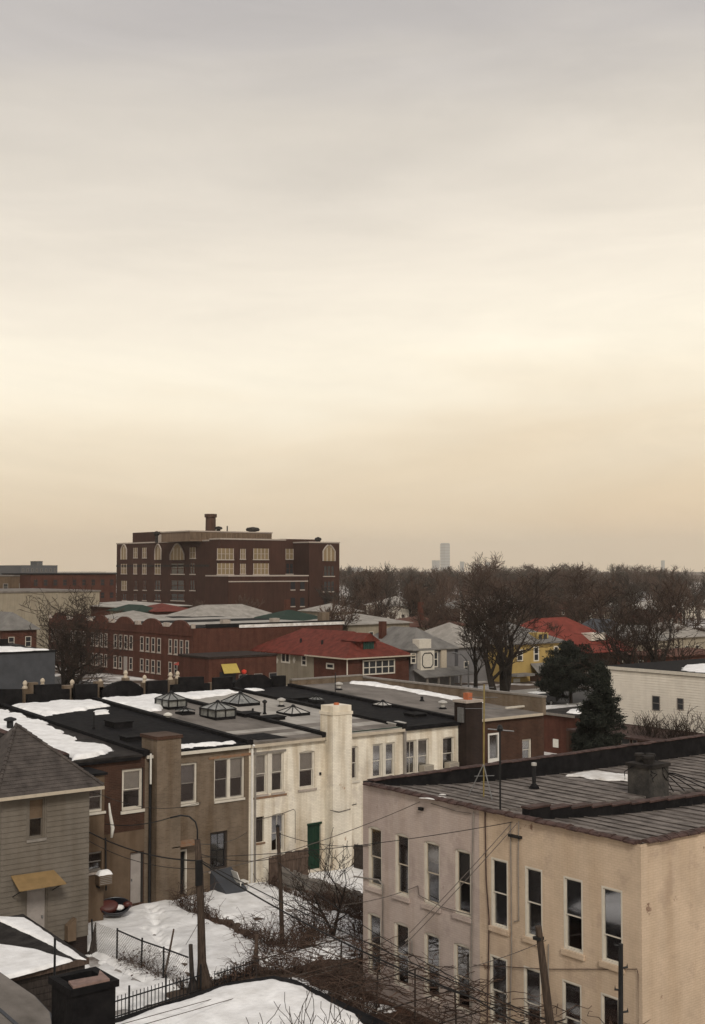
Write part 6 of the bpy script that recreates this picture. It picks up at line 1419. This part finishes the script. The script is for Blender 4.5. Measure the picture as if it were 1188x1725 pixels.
# ------------------------------------------------------------------ white sided building, garages, street things on the right
WX = 79.0; Ww = Wall('-X', WX)
t = thing('sided_building', 'white sided flat-roofed building with two small windows on brick base', 'building', (87, 57, 0))
MB().box(WX, 95, 44, 67.6, 0, 7.0).build('wall', 'brown_brick', t)
mb = MB()
for k in range(22):                               # lapped siding boards
    z = 2.65 + k * .2
    if z + .2 > 7.02: break
    mb.prism([Ww.p(44, z, .003), Ww.p(44, z, .05), Ww.p(44, z + .197, .016), Ww.p(44, z + .197, .003)], (0, 23.6, 0))
sd = mb.build('siding', 'siding_white', t, kind='stuff')
for xa, xb, ya, yb in ((1099, 1112, 1172, 1197), (1141, 1152, 1176, 1196)): far_window(t, Wall('-X', WX - .05), *pr2(Wall('-X', WX - .05), xa, ya, xb, yb), frame='trim_grey', fw=.06)
MB().box(WX - .12, 95.1, 43.9, 67.7, 7.004, 7.12).build('roof', 'tar', t); MB().box(94.5, 95.0, 44, 67.5, 7.123, 7.6).build('parapet', 'tar', t); MB().box(WX - .16, WX - .122, 43.9, 67.7, 6.9, 7.16).build('roof_edge', 'trim', t)
snow('snow', [(WX + .6, 44), (WX + 1.0, 61), (WX + 6, 63.5), (WX + 13, 62), (WX + 14, 44)], flat(7.123), .16, .3, .6, .5, 0, 'snow', 411, label='snow on the white sided building roof', kind='stuff')
t = thing('brick_garage', 'low brown brick garage beside the dark conifer, white notice on it', 'garage', (79, 69, 0), 'brick garages')
MB().box(75.9, 78.9, 67.7, 72.0, 0, 3.1).build('wall', 'red_brick', t); MB().box(75.7, 83.5, 67.65, 72.2, 3.104, 3.28).build('roof', 'tar_dull', t); MB().box(75.66, 75.698, 67.6, 72.2, 3.1, 3.3).build('fascia', 'trim_grey', t); MB().box(78.9, 83.3, 67.7, 72.0, 0, 3.0).build('rear_wall', 'red_brick', t)
Wn = Wall('-X', 75.9); nt_ = pr2(Wn, 932, 1245, 941, 1259); MB().wbox(Wn, *nt_, .003, .03).build('notice', 'sign_white', t)
MB().wbox(Wn, *pr2(Wn, 955, 1228, 985, 1268), .003, .04).build('garage_door', 'brown_brick', t)
snow('snow', [(76.6, 68.0), (78.6, 68.0), (80.5, 69.6), (78.5, 70.6), (76.6, 69.4)], flat(3.285), .18, .15, .3, .4, 0, 'snow', 421, label='small snow heap on the low garage roof', kind='stuff')
t = thing('brick_garage', 'long low brown brick wing below the white siding', 'garage', (76, 57, 0), 'brick garages')
MB().box(73.2, 78.95, 44, 66.0, 0, 2.45).build('wall', 'brown_brick', t); MB().box(73.0, 78.96, 43.9, 66.1, 2.454, 2.6).build('roof', 'coping_clay', t)
Wq = Wall('-X', 73.2); far_window(t, Wq, *pr2(Wq, 1047, 1240, 1062, 1268), frame='trim_grey', fw=.06); far_window(t, Wq, *pr2(Wq, 1066, 1243, 1074, 1268), frame='trim_grey', fw=.06)
# bits in the gap behind the end house
p = on_z(912, 1282, 0.0); t = thing('storage_box', 'low grey box with snow in the gap by the end house', 'box', (66, 62, 0))
MB().box(65, 67.2, 61.5, 62.5, 0, .7).build('body', 'slate_grey', t); MB().box(64.95, 67.25, 61.45, 62.55, .703, .78).build('lid', 'snow', t)
p = on_z(904, 1278, 3.5); t = thing('rain_barrel', 'pale round drum beside the end house corner', 'drum', (57.5, 53.5, 0)); MB().lathe((57.5, 53.5, 0), [(.3, 0), (.33, .3), (.33, .7), (.3, 1.0)], 14).build('body', 'alu', t); MB().lathe((57.5, 53.5, 1.0), [(.31, .002), (.31, .05), (.1, .07)], 14).build('lid', 'trim', t)
# street lamp
LP = np.array([103.2, 109.0, 0]); D = LP[:2] @ FH[:2]; t = thing('street_lamp', 'tall grey street lamp with curved arm before the octagon house', 'lamp', LP)
z1 = zrow(1120, D); MB().tube([LP, LP + ZZ * z1], [.11, .08], 8).build('post', 'steel', t)
lat = RT; MB().tube([LP + ZZ * z1, LP + ZZ * (z1 + .7) - lat * .25, LP + ZZ * (z1 + 1.3) - lat * .8, LP + ZZ * (z1 + 1.5) - lat * 1.5], [.08, .075, .07, .06], 7).build('arm', 'steel', t)
hd = LP + ZZ * (z1 + 1.5) - lat * 1.75; MB().lathe(hd - ZZ * .1, [(.1, 0), (.24, .06), (.26, .14), (.1, .2)], 10).build('lamp_head', 'steel', t); MB().lathe(LP, [(.2, 0), (.2, .4), (.12, .5)], 8).build('base', 'steel', t)
# parked car with its back to us
def car(label, c, paint, snowcap=False):
    x, y = c; t = thing('parked_car', label, 'car', (x, y, 0.01), 'cars parked along the street')
    L_, W_ = 4.3, 1.7
    prof = [(-2.15, .35), (-2.15, .75), (-1.3, .92), (-.75, 1.38), (.75, 1.4), (1.4, .98), (2.1, .9), (2.15, .4)]
    MB().prism([(x + a, y - W_ / 2, z) for a, z in prof], (0, W_, 0)).build('body', paint, t)
    for s in (-1, 1):
        yy = y + s * (W_ / 2 + .004); MB().prism([(x - 1.1, yy, .95), (x - .68, yy, 1.3), (x + .68, yy, 1.32), (x + 1.15, yy, .98)], (0, .01 * s, 0)).build('side_window', 'glass_far', t)
        for a in (-1.35, 1.35):
            mb = MB(); mb.tube([(x + a, y + s * .62, .33), (x + a, y + s * .86, .33)], .33, 14); w = mb.build('wheel', 'rubber', t)
            MB().tube([(x + a, y + s * .862, .33), (x + a, y + s * .875, .33)], .18, 10).build('rim', 'steel', w)
    MB().prism([(x + .80, y - .7, 1.36), (x + 1.36, y - .7, 1.02), (x + 1.36, y + .7, 1.02), (x + .80, y + .7, 1.36)], (.02, 0, .02)).build('windscreen', 'glass_far', t)
    for s in (-1, 1): MB().box(x - 2.18, x - 2.15, y + s * .55 - .15, y + s * .55 + .15, .6, .72).build('tail_lamp', 'red_lamp', t)
    if snowcap: MB().prism([(x - .7, y - .7, 1.405), (x + .7, y - .7, 1.405), (x + .7, y + .7, 1.405), (x - .7, y + .7, 1.405)], (0, 0, .1)).build('snow_cap', 'snow', t)
p = on_z(905, 1176, 1.0); car('dark blue car parked before the yellow house', (p[0], 95.3), 'car_dark')
p = on_z(975, 1186, 1.0); car('dark car with snow on its roof, under the round evergreen', (p[0] + 2, 95.4), 'car_dark', True)

# ================================================================== TREES
def dpos(x, D): p = at_d(x, 960, D); return (p[0], p[1], 0)
bare_tree('bare_tree', 'large forked bare tree before the yellow house', dpos(848, 146), 15.8, .72, 31, 'bare street trees', .026, levels=5, kids=(5, 4, 4, 3, 2), fork=.3, spread=.8, stems=2)
bare_tree('bare_tree', 'bare tree leaning left beside the large forked one', dpos(832, 143), 12.5, .5, 36, 'bare street trees', .026, levels=5, kids=(5, 4, 4, 3, 2), fork=.35, spread=.6, lean=(-.28, .2))
bare_tree('bare_tree', 'bare tree with upswept limbs behind the white siding', dpos(1056, 124), 13.5, .52, 33, 'bare street trees', .024, levels=5, kids=(5, 4, 4, 3, 2), fork=.15, spread=.7, stems=2)
bare_tree('bare_tree', 'rightmost bare tree with a leaning trunk', dpos(1088, 127), 14.0, .56, 34, 'bare street trees', .024, levels=5, kids=(5, 4, 4, 3, 2), fork=.3, spread=.6, lean=(.3, -.22))
bare_tree('bare_tree', 'wide bare tree at the left beside the slate building', dpos(116, 138), 14.2, .48, 35, 'bare street trees', .024, levels=5, kids=(5, 4, 4, 3, 2), fork=.12, spread=.85, stems=3)
bare_tree('bare_tree', 'slim bare tree before the grey house, by the street lamp', dpos(800, 150), 11.0, .3, 37, 'bare street trees', .024, levels=5, kids=(5, 4, 4, 3, 2), fork=.3, spread=.55)
for i, (x, D, h, lb) in enumerate(((1090, 93, 4.6, 'thin bare shrub below the first small window of the white siding'), (1125, 92, 4.9, 'thin bare shrub between the two small windows of the white siding'), (1165, 91, 5.2, 'thin bare shrub at the right end of the white siding'))):
    bare_tree('bare_shrub', lb, dpos(x, D), h, .06, 50 + i, 'shrubs before the white siding', .014, stems=4, levels=3, kids=(5, 4, 3), spread=.45, split=1)
def evergreen(label, base, h, rad, n, seed, shape, leaf=.16, group='evergreens'):
    r = np.random.default_rng(seed); t = thing('evergreen_tree', label, 'tree', base, group)
    MB().tube([base, np.array(base) + np.array([.05, .03, h * .5]), np.array(base) + np.array([0, 0, h * .93])], [.2, .13, .03], 8).build('trunk', 'bark', t)
    # sprays: boughs radiating from the trunk, covered with small needle blades
    nb = n // 200; C = []
    for b in range(nb):
        s = r.random(); z = shape[0] + (1 - shape[0]) * s; rr = rad * np.interp(s, shape[1], shape[2]) * r.uniform(.5, 1.25); a = r.random() * 6.283
        tip = np.array([rr * np.cos(a), rr * np.sin(a), z * h + r.normal(0, .15)]); root = np.array([0, 0, z * h - (.2 if shape[3] else .55) * rr])
        u = r.random(200) ** .6; P = root + (tip - root) * u[:, None]; P[:, 2] += np.sin(u * 3.1) * .12 * rr; P += r.normal(0, .085 * rad ** .6, (200, 3)); C.append(P)
    C = np.concatenate(C); m = len(C); d1 = r.normal(0, 1, (m, 3)); d1 /= np.linalg.norm(d1, axis=1)[:, None]; d2 = r.normal(0, 1, (m, 3)); d2 -= d1 * (d1 * d2).sum(1)[:, None]; d2 /= np.linalg.norm(d2, axis=1)[:, None]
    ln = leaf * r.uniform(.6, 1.5, m)[:, None]; wd = leaf * .45 * r.uniform(.6, 1.3, m)[:, None]
    b0 = np.array(base); V = np.stack([b0 + C - d1 * ln - d2 * wd * .2, b0 + C + d2 * wd, b0 + C + d1 * ln], 1).reshape(-1, 3); T = np.arange(m * 3).reshape(-1, 3)
    fast_mesh('crown', V, T, 'needles', t, kind='stuff'); return t
b = dpos(960, 139); evergreen('rounded dark evergreen before the yellow house', b, 6.6, 3.3, 26000, 61, (.28, [0, .25, .6, .9, 1], [.75, 1, 1, .6, .25], True), .2)
b = dpos(1010, 89); evergreen('tall ragged dark conifer beside the brick garage', b, 8.2, 1.75, 30000, 62, (.03, [0, .3, .6, .85, 1], [.95, 1, .8, .45, .1], False), .15)
b = dpos(928, 140); evergreen('low dark evergreen shrub left of the rounded evergreen', b, 3.8, 2.0, 9000, 63, (.08, [0, .4, .8, 1], [.9, 1, .7, .2], True), .2)
b = dpos(985, 90); evergreen('smaller dark conifer tucked left of the tall ragged one', b, 5.2, 1.2, 12000, 64, (.03, [0, .4, .8, 1], [1, .9, .5, .1], False), .15)
# far wood: bare trees that read as one brown mass
def wood(name, label, pts, seed, mat='twig_far'):
    tm = []
    for k in range(5):
        L = branch_segments(random.Random(900 + k), np.zeros(3), 1.0, .022, levels=4, kids=(5, 5, 5, 4), fork=.22, spread=.62, seglen=3)
        top = max(p[2] for l in L for p in l[0]); v, q = tubes_np(L, .0038); tm.append((v / top, q))
    r = np.random.default_rng(seed); V, Q = [], []; n = 0
    for (x, D, h, w) in pts:
        v, q = tm[r.integers(5)]; b = np.array(dpos(x, D)); a = r.random() * 6.283; c, s = np.cos(a), np.sin(a)
        u = v * np.array([h * w, h * w, h]); u = np.stack([u[:, 0] * c - u[:, 1] * s, u[:, 0] * s + u[:, 1] * c, u[:, 2]], 1) + b
        V.append(u); Q.append(q + n); n += len(v)
    return fast_mesh(name, np.concatenate(V), np.concatenate(Q), mat, label=label, kind='stuff')
rr = random.Random(77); pts = []
for k in range(120): D = rr.uniform(235, 620); pts.append((rr.uniform(575, 1270), D, rr.uniform(12.6, 16.8), rr.uniform(.9, 1.4)))
for k in range(85): D = rr.uniform(560, 1300); pts.append((rr.uniform(560, 1270), D, rr.uniform(15, 20.5), rr.uniform(1.3, 2.2)))
for k in range(26): D = rr.uniform(330, 1300); pts.append((rr.uniform(-60, 200), D, rr.uniform(10, 14), rr.uniform(1.0, 1.7)))
M['twig_grey'] = plain('far_grey_twigs', (.045, .034, .028), .95, .3, .05, 0, c2=(.075, .058, .048))
wood('distant_wood', 'brown mass of bare trees along the skyline', pts[::2], 5)
wood('distant_wood', 'greyer bare trees mixed into the brown skyline belt', [(x, D, h * rr.uniform(.7, 1.12), w) for x, D, h, w in pts[1::2]], 6, 'twig_grey')
pts = [(rr.uniform(560, 1230), rr.uniform(185, 250), rr.uniform(7, 12), rr.uniform(.8, 1.2)) for k in range(26)] + [(rr.uniform(-20, 190), rr.uniform(185, 250), rr.uniform(7, 11), 1.0) for k in range(9)]
wood('distant_wood', 'bare garden trees between the far houses', pts, 8)
for i, (x, D, h, lb) in enumerate(((830, 232, 16.6, 'bare tree crown rising highest left of the skyline middle'), (792, 330, 20.0, 'wispy tall bare tree breaking the skyline near the tower'), (640, 255, 14.8, 'bare tree behind the pale roofs right of the school'), (690, 245, 14.6, 'bare tree in the belt between school and large tree'), (905, 236, 14.8, 'bare tree above the bright red roof'), (985, 230, 14.6, 'bare tree above the slate roof'), (1150, 226, 15.0, 'bare tree at the right edge of the belt'), (415, 232, 10.5, 'small bare tree before the school front'), (330, 236, 9.5, 'small bare tree before the school corner'))):
    bare_tree('bare_tree', lb, dpos(x, D), h, .3, 80 + i, 'trees in the far belt', .04, 'twig_far', levels=4, kids=(5, 5, 5, 5), fork=.25, spread=.6)
# houses glimpsed among the far trees
rf = ['shingle_pale', 'shingle_grey', 'shingle_pale', 'shingle_brown', 'shingle_grey', 'roof_pale', 'shingle_pale', 'shingle_red', 'shingle_pale', 'shingle_grey', 'roof_pale', 'shingle_pale']
where = ['right of the school', 'behind the wide pale roof', 'left of the large bare tree', 'just left of the forked tree', 'seen through the forked tree', 'right of the forked tree', 'above the bright red roof', 'above the red dormer', 'above the slate roof', 'between the twin bare trees', 'beyond the right bare tree', 'at the right edge under the trees']
for i in range(12):
    x = 585 + i * 54; Y = 190 + (i * 37 % 60); D = 0
    cn = {'shingle_pale': 'pale', 'shingle_grey': 'grey', 'shingle_brown': 'brown', 'roof_pale': 'whitish', 'shingle_red': 'red'}[rf[i]]
    px_house(f'distant house with {cn} roof {where[i]}', x - 22, x + 24, Y, 1030 - (i % 3) * 5, 1016 - (i % 3) * 6, 11, ('cream', 'far_brick', 'siding_white')[i % 3], rf[i], axis='XY'[i % 2], group='houses among the far trees')
# skyline
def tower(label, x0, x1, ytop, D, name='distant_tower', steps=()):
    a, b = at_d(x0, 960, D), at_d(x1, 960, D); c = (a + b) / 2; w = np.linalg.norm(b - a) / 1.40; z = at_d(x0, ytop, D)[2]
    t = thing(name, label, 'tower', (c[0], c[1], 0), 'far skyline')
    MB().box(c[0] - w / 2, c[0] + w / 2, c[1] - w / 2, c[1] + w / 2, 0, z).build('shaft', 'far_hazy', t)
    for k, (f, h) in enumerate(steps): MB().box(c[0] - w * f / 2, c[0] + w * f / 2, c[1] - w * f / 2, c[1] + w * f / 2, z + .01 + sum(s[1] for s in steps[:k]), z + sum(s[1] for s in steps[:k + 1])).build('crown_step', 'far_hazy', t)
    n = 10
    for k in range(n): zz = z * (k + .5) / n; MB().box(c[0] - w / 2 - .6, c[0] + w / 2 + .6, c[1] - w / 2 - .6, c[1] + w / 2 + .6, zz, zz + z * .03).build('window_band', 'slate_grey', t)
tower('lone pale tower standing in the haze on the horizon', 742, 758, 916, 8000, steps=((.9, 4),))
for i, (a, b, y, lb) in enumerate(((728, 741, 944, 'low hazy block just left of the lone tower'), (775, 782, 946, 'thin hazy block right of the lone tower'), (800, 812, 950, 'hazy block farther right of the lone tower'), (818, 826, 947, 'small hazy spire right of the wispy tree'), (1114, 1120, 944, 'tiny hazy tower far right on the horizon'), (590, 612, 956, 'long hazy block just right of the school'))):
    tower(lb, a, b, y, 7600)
# low town and tree line along the horizon
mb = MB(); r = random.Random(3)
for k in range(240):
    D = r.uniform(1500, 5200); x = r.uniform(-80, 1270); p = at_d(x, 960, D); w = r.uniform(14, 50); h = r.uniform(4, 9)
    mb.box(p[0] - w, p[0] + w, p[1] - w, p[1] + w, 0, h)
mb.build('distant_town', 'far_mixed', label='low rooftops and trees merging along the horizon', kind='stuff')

# ================================================================== HAZE
m, tt, b = mk('haze_air'); tt.nodes.remove(b); pv = nd(tt, 'ShaderNodeVolumePrincipled')
pv.inputs['Color'].default_value = (1.0, .965, .90, 1); pv.inputs['Density'].default_value = 1.25e-4; pv.inputs['Anisotropy'].default_value = .55
tt.links.new(pv.outputs[0], tt.nodes['Material Output'].inputs['Volume']); M['haze'] = m
MB().box(-700, 8100, -700, 8700, -1.0, 260).build('haze', 'haze', kind='stuff', label='thin yellowish winter haze over the whole town')
